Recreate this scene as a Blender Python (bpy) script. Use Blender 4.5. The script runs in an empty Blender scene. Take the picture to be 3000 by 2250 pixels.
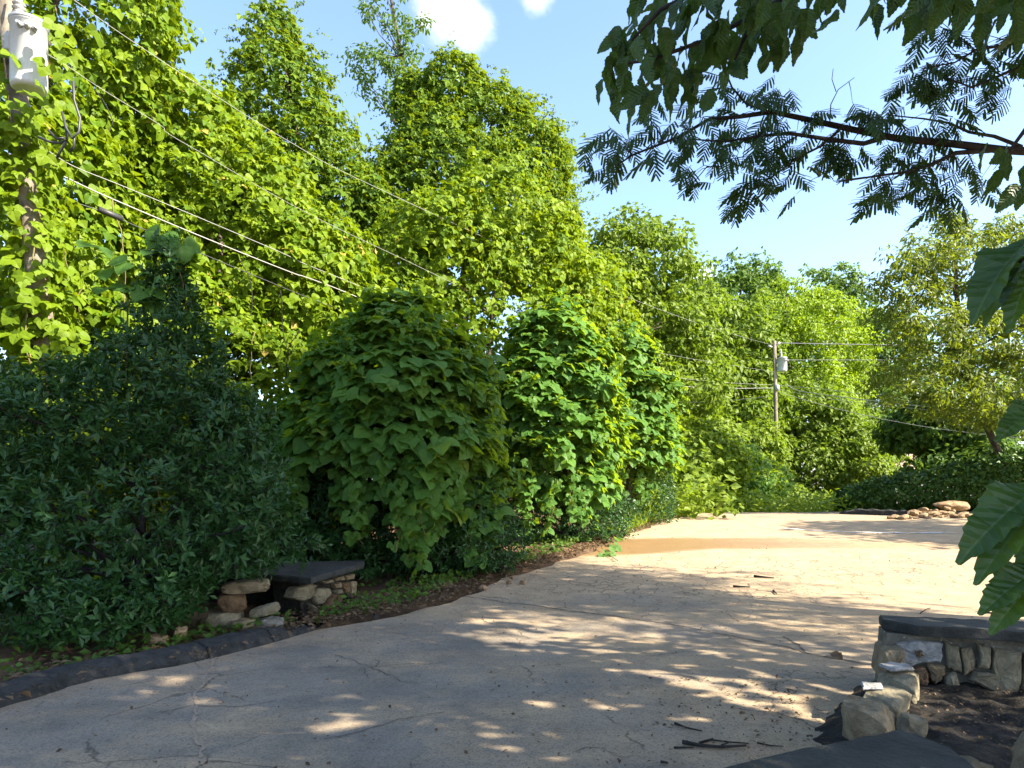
import bpy, bmesh, math, random
import numpy as np
from mathutils import Vector, Matrix

SC = bpy.context.scene
COL = SC.collection
random.seed(11)
RNG = np.random.default_rng(11)
R = math.radians

# ------------------------------------------------------------------ camera
CAM_Z, FPX, HOR = 1.7, 692.0, 488.0
cam = bpy.data.cameras.new('camera')
cam.sensor_width = 36.0
cam.lens = FPX / 1024 * 36.0
cam.shift_y = (HOR - 384) / 1024
cam.clip_start, cam.clip_end = 0.05, 3000
cam_o = bpy.data.objects.new('camera', cam)
cam_o.location = (0, 0, CAM_Z)
cam_o.rotation_euler = (R(90), 0, 0)
COL.objects.link(cam_o)
SC.camera = cam_o

# ------------------------------------------------------------------ sun, sky, exposure
SUN_AZ, SUN_EL = R(113), R(38)
sun_dir = Vector((math.sin(SUN_AZ) * math.cos(SUN_EL), math.cos(SUN_AZ) * math.cos(SUN_EL), math.sin(SUN_EL)))
sl = bpy.data.lights.new('sun', 'SUN')
sl.energy, sl.angle, sl.color = 5.0, R(0.55), (1.0, 0.90, 0.72)
so = bpy.data.objects.new('sun', sl)
so.rotation_euler = (-sun_dir).to_track_quat('-Z', 'Y').to_euler()
so.location = (30, 0, 30)
COL.objects.link(so)

world = bpy.data.worlds.new('World')
SC.world = world
world.use_nodes = True
wt = world.node_tree
wt.nodes.clear()
def wn(t): return wt.nodes.new(t)
sky = wn('ShaderNodeTexSky')
sky.sky_type = 'NISHITA'
sky.sun_disc = False
sky.sun_elevation = SUN_EL
sky.sun_rotation = SUN_AZ
sky.altitude = 200
sky.air_density = 1.0
sky.dust_density = 1.7
sky.ozone_density = 2.4
bg = wn('ShaderNodeBackground')
wout = wn('ShaderNodeOutputWorld')
tc = wn('ShaderNodeTexCoord')
cn = wn('ShaderNodeTexNoise')
cn.inputs['Scale'].default_value = 13.0
cn.inputs['Detail'].default_value = 7
cn.inputs['Roughness'].default_value = 0.62
wt.links.new(tc.outputs['Generated'], cn.inputs['Vector'])
def pdir(px, py):
    return Vector(((px - 512) / FPX, 1, (HOR - py) / FPX)).normalized()
clouds = [(pdir(444, 2), .085), (pdir(470, 28), .055), (pdir(425, 20), .03), (pdir(537, -8), .04), (pdir(703, 280), .04), (pdir(690, 272), .03), (pdir(600, -160), .12)]
for az, el, r in ((-80, 28, .12), (-120, 22, .16), (-165, 35, .1), (160, 20, .14), (130, 45, .1), (60, 12, .09), (95, 60, .08), (-50, 62, .09)):
    clouds.append((Vector((math.sin(R(az)) * math.cos(R(el)), math.cos(R(az)) * math.cos(R(el)), math.sin(R(el)))), r))
acc = None
for c, r in clouds:
    d = wn('ShaderNodeVectorMath'); d.operation = 'DISTANCE'
    wt.links.new(tc.outputs['Generated'], d.inputs[0]); d.inputs[1].default_value = c
    m = wn('ShaderNodeMapRange'); m.inputs['From Min'].default_value = r * 1.35; m.inputs['From Max'].default_value = r * .1
    m.inputs['To Min'].default_value = -0.62; m.inputs['To Max'].default_value = 0.50
    m.clamp = True
    wt.links.new(d.outputs['Value'], m.inputs['Value'])
    if acc is None: acc = m.outputs[0]
    else:
        x = wn('ShaderNodeMath'); x.operation = 'MAXIMUM'
        wt.links.new(acc, x.inputs[0]); wt.links.new(m.outputs[0], x.inputs[1]); acc = x.outputs[0]
ad = wn('ShaderNodeMath'); ad.operation = 'ADD'
wt.links.new(acc, ad.inputs[0]); wt.links.new(cn.outputs['Fac'], ad.inputs[1])
cm = wn('ShaderNodeMapRange'); cm.interpolation_type = 'SMOOTHSTEP'
cm.inputs['From Min'].default_value = .50; cm.inputs['From Max'].default_value = 1.2
cm.inputs['To Max'].default_value = .95
wt.links.new(ad.outputs[0], cm.inputs['Value'])
mix = wn('ShaderNodeMix'); mix.data_type = 'RGBA'
wt.links.new(cm.outputs[0], mix.inputs['Factor'])
wt.links.new(sky.outputs[0], mix.inputs['A'])
mix.inputs['B'].default_value = (4.6, 4.5, 4.4, 1)
wt.links.new(mix.outputs['Result'], bg.inputs['Color'])
bg.inputs['Strength'].default_value = 0.12
wt.links.new(bg.outputs[0], wout.inputs['Surface'])
SC.view_settings.view_transform = 'Standard'
SC.view_settings.look = 'None'
SC.view_settings.gamma = 1
SC.view_settings.use_curve_mapping = False
SC.view_settings.exposure = 2.05
SC.render.engine = 'CYCLES'
SC.cycles.max_bounces = 5
SC.cycles.transparent_max_bounces = 4
SC.cycles.diffuse_bounces = 3
SC.cycles.transmission_bounces = 3
SC.cycles.use_denoising = True

# ------------------------------------------------------------------ helpers
def at(px, py, Y):
    return Vector(((px - 512) / FPX * Y, Y, CAM_Z + (HOR - py) / FPX * Y))

def sst(a, b, t):
    t = np.clip((np.asarray(t, float) - a) / (b - a), 0, 1)
    return t * t * (3 - 2 * t)

def g(x, y):
    """terrain height: the road climbs gently to a crest and falls away behind it"""
    x = np.asarray(x, float); y = np.asarray(y, float)
    z = 0.80 * sst(7, 24, y)
    z = z - 2.6 * sst(24.5, 62, y)
    z = z + 0.25 * sst(10, 22, x) * sst(14, 24, y) * (1 - sst(28, 40, y))
    return z

def gp(px, py):
    """where the sight line through a picture point meets the terrain"""
    y = 1.5
    while y < 60:
        p = at(px, py, y)
        if p.z <= float(g(p.x, y)): return p
        y += .01
    return p

def norm(a):
    return a / np.maximum(np.linalg.norm(a, axis=-1, keepdims=True), 1e-9)

_nv = {}
def noise3(p, scale, seed=0, octs=3):
    """cheap smooth noise, about -1..1"""
    p = np.asarray(p, float) / scale
    out = np.zeros(p.shape[:-1]); amp = 1.0; tot = 0
    for o in range(octs):
        key = (seed, o)
        if key not in _nv:
            rr = np.random.default_rng(1000 + seed * 17 + o)
            _nv[key] = (rr.normal(size=(5, 3)), rr.uniform(0, 6.28, 5))
        k, ph = _nv[key]
        s = sum(np.sin(p @ (k[i] * 1.3) + ph[i]) for i in range(5)) / 2.4
        out += amp * s; tot += amp
        amp *= .55; p = p * 2.1
    return out / tot

def tag(o, label=None, cat=None, group=None, kind=None):
    if label: o['label'] = label
    if cat: o['category'] = cat
    if group: o['group'] = group
    if kind: o['kind'] = kind
    return o

def thing(name, label, cat, loc=(0, 0, 0), group=None):
    o = bpy.data.objects.new(name, None)
    o.empty_display_size = .2
    COL.objects.link(o)
    o.location = loc
    return tag(o, label, cat, group)

def link(name, me, mat=None, parent=None):
    if mat is not None and not me.materials: me.materials.append(mat)
    o = bpy.data.objects.new(name, me)
    COL.objects.link(o)
    if parent is not None:
        o.parent = parent
        o.matrix_parent_inverse = Matrix.Translation(-parent_world(parent))
    return o

def parent_world(p):
    v = Vector(p.location)
    while p.parent is not None:
        v = v + p.matrix_parent_inverse.translation
        p = p.parent
        v = v + p.location
    return v

def tri_mesh(name, V, F, var=None, smooth=False):
    me = bpy.data.meshes.new(name)
    n, m = len(V), len(F)
    me.vertices.add(n)
    me.vertices.foreach_set('co', np.ascontiguousarray(V, np.float32).ravel())
    me.loops.add(m * 3)
    me.loops.foreach_set('vertex_index', np.ascontiguousarray(F, np.int32).ravel())
    me.polygons.add(m)
    me.polygons.foreach_set('loop_start', np.arange(m, dtype=np.int32) * 3)
    me.polygons.foreach_set('use_smooth', np.full(m, smooth))
    me.update(calc_edges=True)
    if var is not None:
        a = me.attributes.new('var', 'FLOAT', 'POINT')
        a.data.foreach_set('value', np.ascontiguousarray(var, np.float32))
    return me

class MB:
    """collects simple shapes, then links them as one mesh object"""
    def __init__(s): s.v = []; s.f = []
    def add(s, v, f):
        k = len(s.v); s.v += [tuple(p) for p in v]; s.f += [tuple(i + k for i in q) for q in f]; return s
    def tube(s, pts, rad, n=7, cap=True):
        pts = [Vector(p) for p in pts]
        if not hasattr(rad, '__len__'): rad = [rad] * len(pts)
        vs = []; prev = None
        for i, p in enumerate(pts):
            t = (pts[min(i + 1, len(pts) - 1)] - pts[max(i - 1, 0)]).normalized()
            if prev is None: a = t.orthogonal().normalized()
            else: a = (prev - t * prev.dot(t)).normalized()
            prev = a; b = t.cross(a)
            for k in range(n):
                w = 2 * math.pi * k / n
                vs.append(p + (a * math.cos(w) + b * math.sin(w)) * rad[i])
        fs = []
        for i in range(len(pts) - 1):
            for k in range(n):
                fs.append((i * n + k, i * n + (k + 1) % n, (i + 1) * n + (k + 1) % n, (i + 1) * n + k))
        if cap:
            fs.append(tuple(range(n))[::-1]); fs.append(tuple((len(pts) - 1) * n + k for k in range(n)))
        return s.add(vs, fs)
    def lathe(s, c, prof, n=24, axis=Vector((0, 0, 1))):
        c = Vector(c); axis = Vector(axis).normalized(); a = axis.orthogonal().normalized(); b = axis.cross(a)
        vs = []; fs = []
        for r, z in prof:
            for k in range(n):
                w = 2 * math.pi * k / n
                vs.append(c + axis * z + (a * math.cos(w) + b * math.sin(w)) * r)
        for i in range(len(prof) - 1):
            for k in range(n):
                fs.append((i * n + k, i * n + (k + 1) % n, (i + 1) * n + (k + 1) % n, (i + 1) * n + k))
        fs.append(tuple(range(n))[::-1]); fs.append(tuple((len(prof) - 1) * n + k for k in range(n)))
        return s.add(vs, fs)
    def box(s, c, d, rz=0):
        c = Vector(c); m = Matrix.Rotation(rz, 3, 'Z')
        vs = [c + m @ Vector((sx * d[0] / 2, sy * d[1] / 2, sz * d[2] / 2)) for sx in (-1, 1) for sy in (-1, 1) for sz in (-1, 1)]
        return s.add(vs, [(0, 1, 3, 2), (4, 6, 7, 5), (0, 4, 5, 1), (2, 3, 7, 6), (0, 2, 6, 4), (1, 5, 7, 3)])
    def mesh(s, name, smooth=False):
        me = bpy.data.meshes.new(name); me.from_pydata(s.v, [], s.f)
        bm = bmesh.new(); bm.from_mesh(me); bmesh.ops.recalc_face_normals(bm, faces=bm.faces); bm.to_mesh(me); bm.free()
        if smooth: me.polygons.foreach_set('use_smooth', [len(p.vertices) == 4 for p in me.polygons])
        me.update(); return me
    def build(s, name, mat, parent=None, smooth=False):
        return link(name, s.mesh(name, smooth), mat, parent)

# ------------------------------------------------------------------ materials
def newmat(name):
    m = bpy.data.materials.new(name); m.use_nodes = True
    t = m.node_tree; t.nodes.clear()
    out = t.nodes.new('ShaderNodeOutputMaterial')
    return m, t, out

def leaf_mat(name, ca, cb, tr, tfac=.35, rough=.45, spec=.35, cc=None):
    m, t, out = newmat(name)
    N = t.nodes.new; L = t.links.new
    at_ = N('ShaderNodeAttribute'); at_.attribute_name = 'var'
    oi = N('ShaderNodeObjectInfo')
    mu = N('ShaderNodeMath'); mu.operation = 'MULTIPLY_ADD'; mu.inputs[1].default_value = .28; mu.inputs[2].default_value = 0
    L(oi.outputs['Random'], mu.inputs[0])
    a = N('ShaderNodeMath'); a.operation = 'ADD'; a.use_clamp = True
    sc_ = N('ShaderNodeMath'); sc_.operation = 'MULTIPLY'; sc_.inputs[1].default_value = .68; L(at_.outputs['Fac'], sc_.inputs[0])
    L(mu.outputs[0], a.inputs[0]); L(sc_.outputs[0], a.inputs[1])
    cr = N('ShaderNodeValToRGB')
    cr.color_ramp.elements[0].color = (*ca, 1); cr.color_ramp.elements[1].color = (*cb, 1)
    cr.color_ramp.elements[0].position = .08; cr.color_ramp.elements[1].position = .82
    if cc:
        e = cr.color_ramp.elements.new(.985); e.color = (*cc, 1)
    L(a.outputs[0], cr.inputs[0])
    p = N('ShaderNodeBsdfPrincipled')
    p.inputs['Roughness'].default_value = rough
    p.inputs['Specular IOR Level'].default_value = spec
    L(cr.outputs[0], p.inputs['Base Color'])
    tb = N('ShaderNodeBsdfTranslucent')
    mx = N('ShaderNodeMix'); mx.data_type = 'RGBA'; mx.blend_type = 'MIX'; mx.inputs['Factor'].default_value = .25
    mx.inputs['A'].default_value = (*tr, 1)
    L(cr.outputs[0], mx.inputs['B']); L(mx.outputs['Result'], tb.inputs['Color'])
    ms = N('ShaderNodeMixShader'); ms.inputs[0].default_value = tfac
    L(p.outputs[0], ms.inputs[1]); L(tb.outputs[0], ms.inputs[2]); L(ms.outputs[0], out.inputs['Surface'])
    return m

def add_veins(m, col):
    t = m.node_tree; N = t.nodes.new; L = t.links.new
    p = next(n for n in t.nodes if n.type == 'BSDF_PRINCIPLED'); src = p.inputs['Base Color'].links[0].from_socket
    tc_ = N('ShaderNodeTexCoord'); sx = N('ShaderNodeSeparateXYZ'); L(tc_.outputs['Object'], sx.inputs[0])
    def op(o, a, b=0.0):
        n = N('ShaderNodeMath'); n.operation = o
        for i, v in enumerate((a, b)):
            if isinstance(v, (int, float)): n.inputs[i].default_value = v
            else: L(v, n.inputs[i])
        return n.outputs[0]
    ax = op('ABSOLUTE', sx.outputs['X'])
    fr = op('FRACT', op('MULTIPLY', op('SUBTRACT', sx.outputs['Y'], op('MULTIPLY', ax, .8)), 10.0))
    side = op('LESS_THAN', op('ABSOLUTE', op('SUBTRACT', fr, .5)), .07); mid = op('LESS_THAN', ax, .011)
    f = op('MAXIMUM', op('MULTIPLY', side, .45), mid)
    mx = N('ShaderNodeMix'); mx.data_type = 'RGBA'; L(f, mx.inputs['Factor']); L(src, mx.inputs['A']); mx.inputs['B'].default_value = (*col, 1)
    L(mx.outputs['Result'], p.inputs['Base Color'])
    nz = N('ShaderNodeTexNoise'); nz.inputs['Scale'].default_value = 9; L(tc_.outputs['Object'], nz.inputs['Vector'])
    h = op('SUBTRACT', op('MULTIPLY', nz.outputs['Fac'], .6), op('MULTIPLY', op('ABSOLUTE', op('SUBTRACT', fr, .5)), .8))
    bp = N('ShaderNodeBump'); bp.inputs['Strength'].default_value = .5; bp.inputs['Distance'].default_value = .02; L(h, bp.inputs['Height']); L(bp.outputs[0], p.inputs['Normal'])

def rough_mat(name, ca, cb, scale=3.0, rough=.85, bump=.3, bscale=30, cc=None, cpos=.62, det=8, spec=.3, coord='Object', c3scale=None):
    """stone, bark, soil: two or three colours by noise, with a bump"""
    m, t, out = newmat(name)
    N = t.nodes.new; L = t.links.new
    tc_ = N('ShaderNodeTexCoord')
    geo = N('ShaderNodeNewGeometry')
    src = geo.outputs['Position'] if coord == 'World' else tc_.outputs['Object']
    n1 = N('ShaderNodeTexNoise'); n1.inputs['Scale'].default_value = scale; n1.inputs['Detail'].default_value = det; n1.inputs['Roughness'].default_value = .62
    L(src, n1.inputs['Vector'])
    cr = N('ShaderNodeValToRGB'); cr.color_ramp.elements[0].position = .36; cr.color_ramp.elements[1].position = .66
    cr.color_ramp.elements[0].color = (*ca, 1); cr.color_ramp.elements[1].color = (*cb, 1)
    L(n1.outputs['Fac'], cr.inputs[0])
    colr = cr.outputs[0]
    if cc:
        n3 = N('ShaderNodeTexNoise'); n3.inputs['Scale'].default_value = c3scale or scale * 2.3; n3.inputs['Detail'].default_value = 9; n3.inputs['Roughness'].default_value = .7
        L(src, n3.inputs['Vector'])
        mr = N('ShaderNodeMapRange'); mr.inputs['From Min'].default_value = cpos; mr.inputs['From Max'].default_value = cpos + .06
        L(n3.outputs['Fac'], mr.inputs['Value'])
        mx = N('ShaderNodeMix'); mx.data_type = 'RGBA'; L(mr.outputs[0], mx.inputs['Factor']); L(colr, mx.inputs['A']); mx.inputs['B'].default_value = (*cc, 1)
        colr = mx.outputs['Result']
    n2 = N('ShaderNodeTexNoise'); n2.inputs['Scale'].default_value = bscale; n2.inputs['Detail'].default_value = 8; n2.inputs['Roughness'].default_value = .65
    L(src, n2.inputs['Vector'])
    bp = N('ShaderNodeBump'); bp.inputs['Strength'].default_value = bump; bp.inputs['Distance'].default_value = .05
    L(n2.outputs['Fac'], bp.inputs['Height'])
    p = N('ShaderNodeBsdfPrincipled'); p.inputs['Roughness'].default_value = rough; p.inputs['Specular IOR Level'].default_value = spec
    L(colr, p.inputs['Base Color']); L(bp.outputs[0], p.inputs['Normal']); L(p.outputs[0], out.inputs['Surface'])
    return m

def plain_mat(name, c, rough=.5, metal=0.0, spec=.5):
    return_m, t, out = newmat(name)
    N = t.nodes.new; L = t.links.new
    n = N('ShaderNodeTexNoise'); n.inputs['Scale'].default_value = 14; n.inputs['Detail'].default_value = 6
    mr = N('ShaderNodeMapRange'); mr.inputs['To Min'].default_value = .8; mr.inputs['To Max'].default_value = 1.12
    L(n.outputs['Fac'], mr.inputs['Value'])
    mx = N('ShaderNodeVectorMath'); mx.operation = 'SCALE'; mx.inputs[0].default_value = c; L(mr.outputs[0], mx.inputs['Scale'])
    p = N('ShaderNodeBsdfPrincipled'); p.inputs['Roughness'].default_value = rough; p.inputs['Metallic'].default_value = metal; p.inputs['Specular IOR Level'].default_value = spec
    L(mx.outputs[0], p.inputs['Base Color']); L(p.outputs[0], out.inputs['Surface'])
    return return_m

M = {}
M['kudzu'] = leaf_mat('kudzu_leaf', (.037, .106, .024), (.100, .205, .034), (.44, .60, .008), .36, .5, .15, cc=(.16, .20, .03))
M['vine'] = leaf_mat('vine_leaf', (.050, .108, .005), (.168, .238, .010), (.36, .48, .008), .32, .5, .14, cc=(.36, .27, .06))
M['tree_a'] = leaf_mat('broad_leaf_tree', (.055, .105, .010), (.165, .225, .022), (.28, .42, .02), .34, .5, .2)
M['tree_v'] = leaf_mat('vine_tree_leaf', (.038, .088, .007), (.132, .208, .014), (.33, .43, .009), .32, .5, .14)
M['tree_b'] = leaf_mat('bluish_tree_leaf', (.032, .078, .012), (.095, .165, .024), (.22, .36, .03), .32, .5, .2)
M['tree_y'] = leaf_mat('yellow_green_leaf', (.085, .155, .006), (.20, .29, .012), (.38, .54, .012), .38, .45, .3)
M['tree_o'] = leaf_mat('olive_leaf', (.045, .080, .010), (.115, .150, .018), (.32, .40, .02), .40, .45, .3)
M['holly'] = leaf_mat('holly_leaf', (.012, .044, .012), (.036, .096, .024), (.10, .22, .02), .16, .38, .28)
M['hedge'] = leaf_mat('hedge_leaf', (.026, .070, .013), (.072, .140, .020), (.14, .24, .015), .2, .4, .3)
M['chestnut'] = leaf_mat('chestnut_leaf', (.022, .056, .013), (.050, .100, .019), (.12, .25, .015), .30, .42, .4)
add_veins(M['chestnut'], (.070, .120, .035))
M['mimosa'] = leaf_mat('mimosa_leaf', (.022, .052, .016), (.046, .090, .022), (.10, .20, .02), .32, .5, .3)
M['weed'] = leaf_mat('weed_leaf', (.11, .19, .012), (.22, .30, .022), (.42, .54, .02), .4, .5, .3)
M['dry'] = leaf_mat('dry_leaf', (.055, .034, .019), (.19, .125, .072), (.3, .2, .08), .15, .7, .2)
M['bark'] = rough_mat('bark', (.045, .036, .030), (.13, .10, .078), 6, .9, .6, 26)
M['twig'] = rough_mat('twig_bark', (.014, .012, .011), (.040, .034, .030), 9, .9, .3, 30)
M['vine_stem'] = rough_mat('vine_stem', (.10, .085, .03), (.20, .17, .06), 9, .8, .2, 30)
M['pole'] = rough_mat('weathered_pole_wood', (.12, .098, .075), (.25, .215, .17), 5, .9, .4, 22)
M['tank'] = plain_mat('grey_tank_paint', (.55, .57, .57), .38)
M['steel'] = plain_mat('galvanised_steel', (.42, .43, .45), .45, .5)
M['porcelain'] = plain_mat('porcelain', (.45, .44, .42), .25)
M['wire'] = plain_mat('aluminium_wire', (.30, .295, .285), .6, .2)
M['cable'] = plain_mat('dark_cable', (.035, .035, .04), .5)
M['slab'] = rough_mat('dark_cap_slab', (.022, .024, .023), (.052, .053, .050), 5, .8, .7, 34, cc=(.17, .17, .165), cpos=.645, c3scale=8)
M['stone_a'] = rough_mat('tan_field_stone', (.14, .105, .062), (.31, .25, .16), 7, .9, .8, 24, cc=(.33, .31, .25), cpos=.67)
M['stone_b'] = rough_mat('grey_green_stone', (.13, .112, .072), (.28, .245, .17), 8, .9, .8, 22, cc=(.32, .32, .26), cpos=.64)
M['stone_c'] = rough_mat('brown_stone', (.095, .058, .034), (.21, .135, .075), 8, .9, .8, 26)
M['mortar'] = rough_mat('old_mortar', (.085, .076, .058), (.19, .175, .145), 8, .95, .7, 18, cc=(.46, .46, .46), cpos=.60)
M['white_mortar'] = rough_mat('white_mortar', (.20, .195, .19), (.46, .45, .44), 12, .95, .8, 24)
M['rubble'] = rough_mat('orange_rubble', (.15, .095, .05), (.36, .25, .145), 9, .9, .5, 24)
M['asph_kerb'] = rough_mat('asphalt_kerb', (.026, .027, .027), (.062, .060, .056), 9, .95, 1.0, 28, cc=(.14, .10, .065), cpos=.57, c3scale=4, coord='World')
M['mulch'] = rough_mat('mulch_and_void_shade', (.010, .009, .008), (.036, .030, .024), 16, .95, 1.0, 30, cc=(.14, .12, .10), cpos=.68, c3scale=45, coord='World')  # colour of the mulch bed; also paints the shade inside the left pier opening
M['roof'] = rough_mat('faded_roof', (.20, .14, .11), (.34, .26, .21), 4, .9, .3, 30)
M['wall'] = plain_mat('pale_wall', (.42, .40, .37), .7)
M['crack'] = plain_mat('dark_crack', (.055, .045, .036), .95)  # dark brown colour of the road cracks
M['sandfill'] = rough_mat('sand_fill', (.27, .205, .14), (.36, .28, .20), 20, .95, .4, 60, coord='World')
M['paint'] = rough_mat('worn_white_paint', (.30, .28, .26), (.62, .61, .58), 6, .8, .2, 40, coord='World')

def ground_mat():
    m, t, out = newmat('soil_and_grass')
    N = t.nodes.new; L = t.links.new
    geo = N('ShaderNodeNewGeometry')
    n1 = N('ShaderNodeTexNoise'); n1.inputs['Scale'].default_value = 1.6; n1.inputs['Detail'].default_value = 10; n1.inputs['Roughness'].default_value = .68
    L(geo.outputs['Position'], n1.inputs['Vector'])
    cr = N('ShaderNodeValToRGB'); e = cr.color_ramp.elements
    e[0].position = .30; e[0].color = (.040, .027, .018, 1); e[1].position = .72; e[1].color = (.23, .150, .088, 1)
    k = e.new(.5); k.color = (.105, .067, .041, 1)
    L(n1.outputs['Fac'], cr.inputs[0])
    n2 = N('ShaderNodeTexNoise'); n2.inputs['Scale'].default_value = 40; n2.inputs['Detail'].default_value = 6
    L(geo.outputs['Position'], n2.inputs['Vector'])
    bp = N('ShaderNodeBump'); bp.inputs['Strength'].default_value = .7; bp.inputs['Distance'].default_value = .04
    L(n2.outputs['Fac'], bp.inputs['Height'])
    p = N('ShaderNodeBsdfPrincipled'); p.inputs['Roughness'].default_value = .95; p.inputs['Specular IOR Level'].default_value = .15
    L(cr.outputs[0], p.inputs['Base Color']); L(bp.outputs[0], p.inputs['Normal']); L(p.outputs[0], out.inputs['Surface'])
    return m
M['ground'] = ground_mat()

def road_mat():
    """dusty old asphalt: grey aggregate under tan silt, crazed here and there"""
    m, t, out = newmat('dusty_asphalt')
    N = t.nodes.new; L = t.links.new
    geo = N('ShaderNodeNewGeometry'); P = geo.outputs['Position']
    def noi(s, d=8, r=.6, vec=None):
        n = N('ShaderNodeTexNoise'); n.inputs['Scale'].default_value = s; n.inputs['Detail'].default_value = d; n.inputs['Roughness'].default_value = r
        L(vec if vec is not None else P, n.inputs['Vector']); return n.outputs['Fac']
    def mr(v, a, b, c=0., d=1.):
        n = N('ShaderNodeMapRange'); n.inputs['From Min'].default_value = a; n.inputs['From Max'].default_value = b
        n.inputs['To Min'].default_value = c; n.inputs['To Max'].default_value = d; L(v, n.inputs['Value']); return n.outputs[0]
    def op(o, a, b):
        n = N('ShaderNodeMath'); n.operation = o; n.use_clamp = True
        for i, v in enumerate((a, b)):
            if isinstance(v, (int, float)): n.inputs[i].default_value = v
            else: L(v, n.inputs[i])
        return n.outputs[0]
    def mixc(f, a, b):
        n = N('ShaderNodeMix'); n.data_type = 'RGBA'; L(f, n.inputs['Factor'])
        for k, v in (('A', a), ('B', b)):
            if isinstance(v, tuple): n.inputs[k].default_value = (*v, 1)
            else: L(v, n.inputs[k])
        return n.outputs['Result']
    ea = N('ShaderNodeAttribute'); ea.attribute_name = 'edge'
    da = N('ShaderNodeAttribute'); da.attribute_name = 'dust'
    ca = N('ShaderNodeAttribute'); ca.attribute_name = 'craze'
    wa = N('ShaderNodeAttribute'); wa.attribute_name = 'wet'
    grey = mixc(mr(noi(1.1), .35, .68), (.158, .136, .110), (.262, .224, .178))
    silt = mixc(mr(noi(2.6), .3, .7), (.31, .225, .138), (.42, .315, .20))
    # streaks of silt washed along the road
    mp = N('ShaderNodeMapping'); mp.inputs['Rotation'].default_value = (0, 0, R(-66)); mp.inputs['Scale'].default_value = (.28, 1.5, 1)
    L(P, mp.inputs['Vector'])
    streak = mr(noi(.9, 6, .55, mp.outputs[0]), .44, .70)
    f = op('ADD', op('MULTIPLY', streak, .62), mr(noi(.75, 10, .74), .46, .60, 0, .62))
    f = op('ADD', f, da.outputs['Fac'])
    f = op('ADD', f, op('MULTIPLY', ea.outputs['Fac'], mr(noi(5, 8, .7), .25, .6)))
    col = mixc(f, grey, silt)
    # aggregate speckle
    vo = N('ShaderNodeTexVoronoi'); vo.inputs['Scale'].default_value = 95; L(P, vo.inputs['Vector'])
    sp = N('ShaderNodeSeparateColor'); L(vo.outputs['Color'], sp.inputs[0])
    spk = op('MULTIPLY', mr(sp.outputs[0], 0, 1, .30, .70), mr(noi(13, 6, .75), .3, .7, .80, 1.22))
    spk = mr(spk, 0, .5, 0, 1.0)
    vm = N('ShaderNodeVectorMath'); vm.operation = 'SCALE'; L(col, vm.inputs[0]); L(spk, vm.inputs['Scale'])
    col = vm.outputs[0]
    # dark grit
    grit = op('MULTIPLY', mr(noi(30, 4, .8), .62, .68), mr(noi(1.3, 5), .36, .58))
    col = mixc(op('MULTIPLY', grit, .7), col, (.045, .038, .033))
    # crazing
    wv = N('ShaderNodeTexNoise'); wv.inputs['Scale'].default_value = 3.0; wv.inputs['Detail'].default_value = 5; L(P, wv.inputs['Vector'])
    va = N('ShaderNodeVectorMath'); va.operation = 'MULTIPLY_ADD'; L(wv.outputs['Color'], va.inputs[0]); va.inputs[1].default_value = (.35, .35, .35); L(P, va.inputs[2])
    def cracks(scale, w):
        v = N('ShaderNodeTexVoronoi'); v.feature = 'DISTANCE_TO_EDGE'; v.inputs['Scale'].default_value = scale
        L(va.outputs[0], v.inputs['Vector']); return mr(v.outputs['Distance'], 0, w, 1, 0)
    big = op('MULTIPLY', cracks(.85, .012), mr(noi(.6, 4), .5, .56))
    fine = op('MULTIPLY', cracks(3.2, .05), ca.outputs['Fac'])
    fine = op('MULTIPLY', fine, mr(noi(1.7, 4), .38, .52))
    cr_ = op('MAXIMUM', op('MULTIPLY', big, .75), op('MULTIPLY', fine, .8))
    col = mixc(cr_, col, (.05, .036, .027))
    # damp silt
    col = mixc(op('MULTIPLY', wa.outputs['Fac'], .80), col, (.185, .105, .042))
    h = op('SUBTRACT', op('ADD', mr(noi(120, 4, .7), 0, 1, 0, .5), op('MULTIPLY', noi(9, 6), .4)), cr_)
    bp = N('ShaderNodeBump'); bp.inputs['Strength'].default_value = .55; bp.inputs['Distance'].default_value = .012; L(h, bp.inputs['Height'])
    p = N('ShaderNodeBsdfPrincipled'); p.inputs['Specular IOR Level'].default_value = .3
    L(mr(wa.outputs['Fac'], 0, 1, .9, .38), p.inputs['Roughness'])
    L(col, p.inputs['Base Color']); L(bp.outputs[0], p.inputs['Normal']); L(p.outputs[0], out.inputs['Surface'])
    return m
M['road'] = road_mat()

# ------------------------------------------------------------------ setting: ground, road
edge_px = [(0, 707), (93, 679), (194, 661), (259, 645), (315, 630), (370, 622), (445, 606), (509, 577), (580, 556), (616, 541), (671, 519), (690, 515.5)]
EDGE = [(-6.6, -3.0), (-5.6, 1.5), (-4.6, 4.2)] + [tuple(gp(*p)[:2]) for p in edge_px] + [(9.5, 33), (14.5, 44)]
EX = np.array([e[0] for e in EDGE]); EY = np.array([e[1] for e in EDGE])
def edge_x(y): return np.interp(y, EY, EX)

def grid_mesh(name, xs, ys, zf, attrs=None):
    X, Y = np.meshgrid(xs, ys)
    return grid_mesh_xy(name, X, Y, zf(X, Y), attrs)
def grid_mesh_xy(name, X, Y, Z, attrs=None):
    ny, nx = X.shape
    V = np.stack([X, Y, Z], -1).reshape(-1, 3)
    i = np.arange(nx * ny).reshape(ny, nx)
    a, b, c, d = i[:-1, :-1].ravel(), i[:-1, 1:].ravel(), i[1:, 1:].ravel(), i[1:, :-1].ravel()
    F = np.concatenate([np.stack([a, b, c], 1), np.stack([a, c, d], 1)])
    me = tri_mesh(name, V, F, smooth=True)
    for k, v in (attrs or {}).items():
        at_ = me.attributes.new(k, 'FLOAT', 'POINT'); at_.data.foreach_set('value', np.ascontiguousarray(v, np.float32).ravel())
    return me

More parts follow.
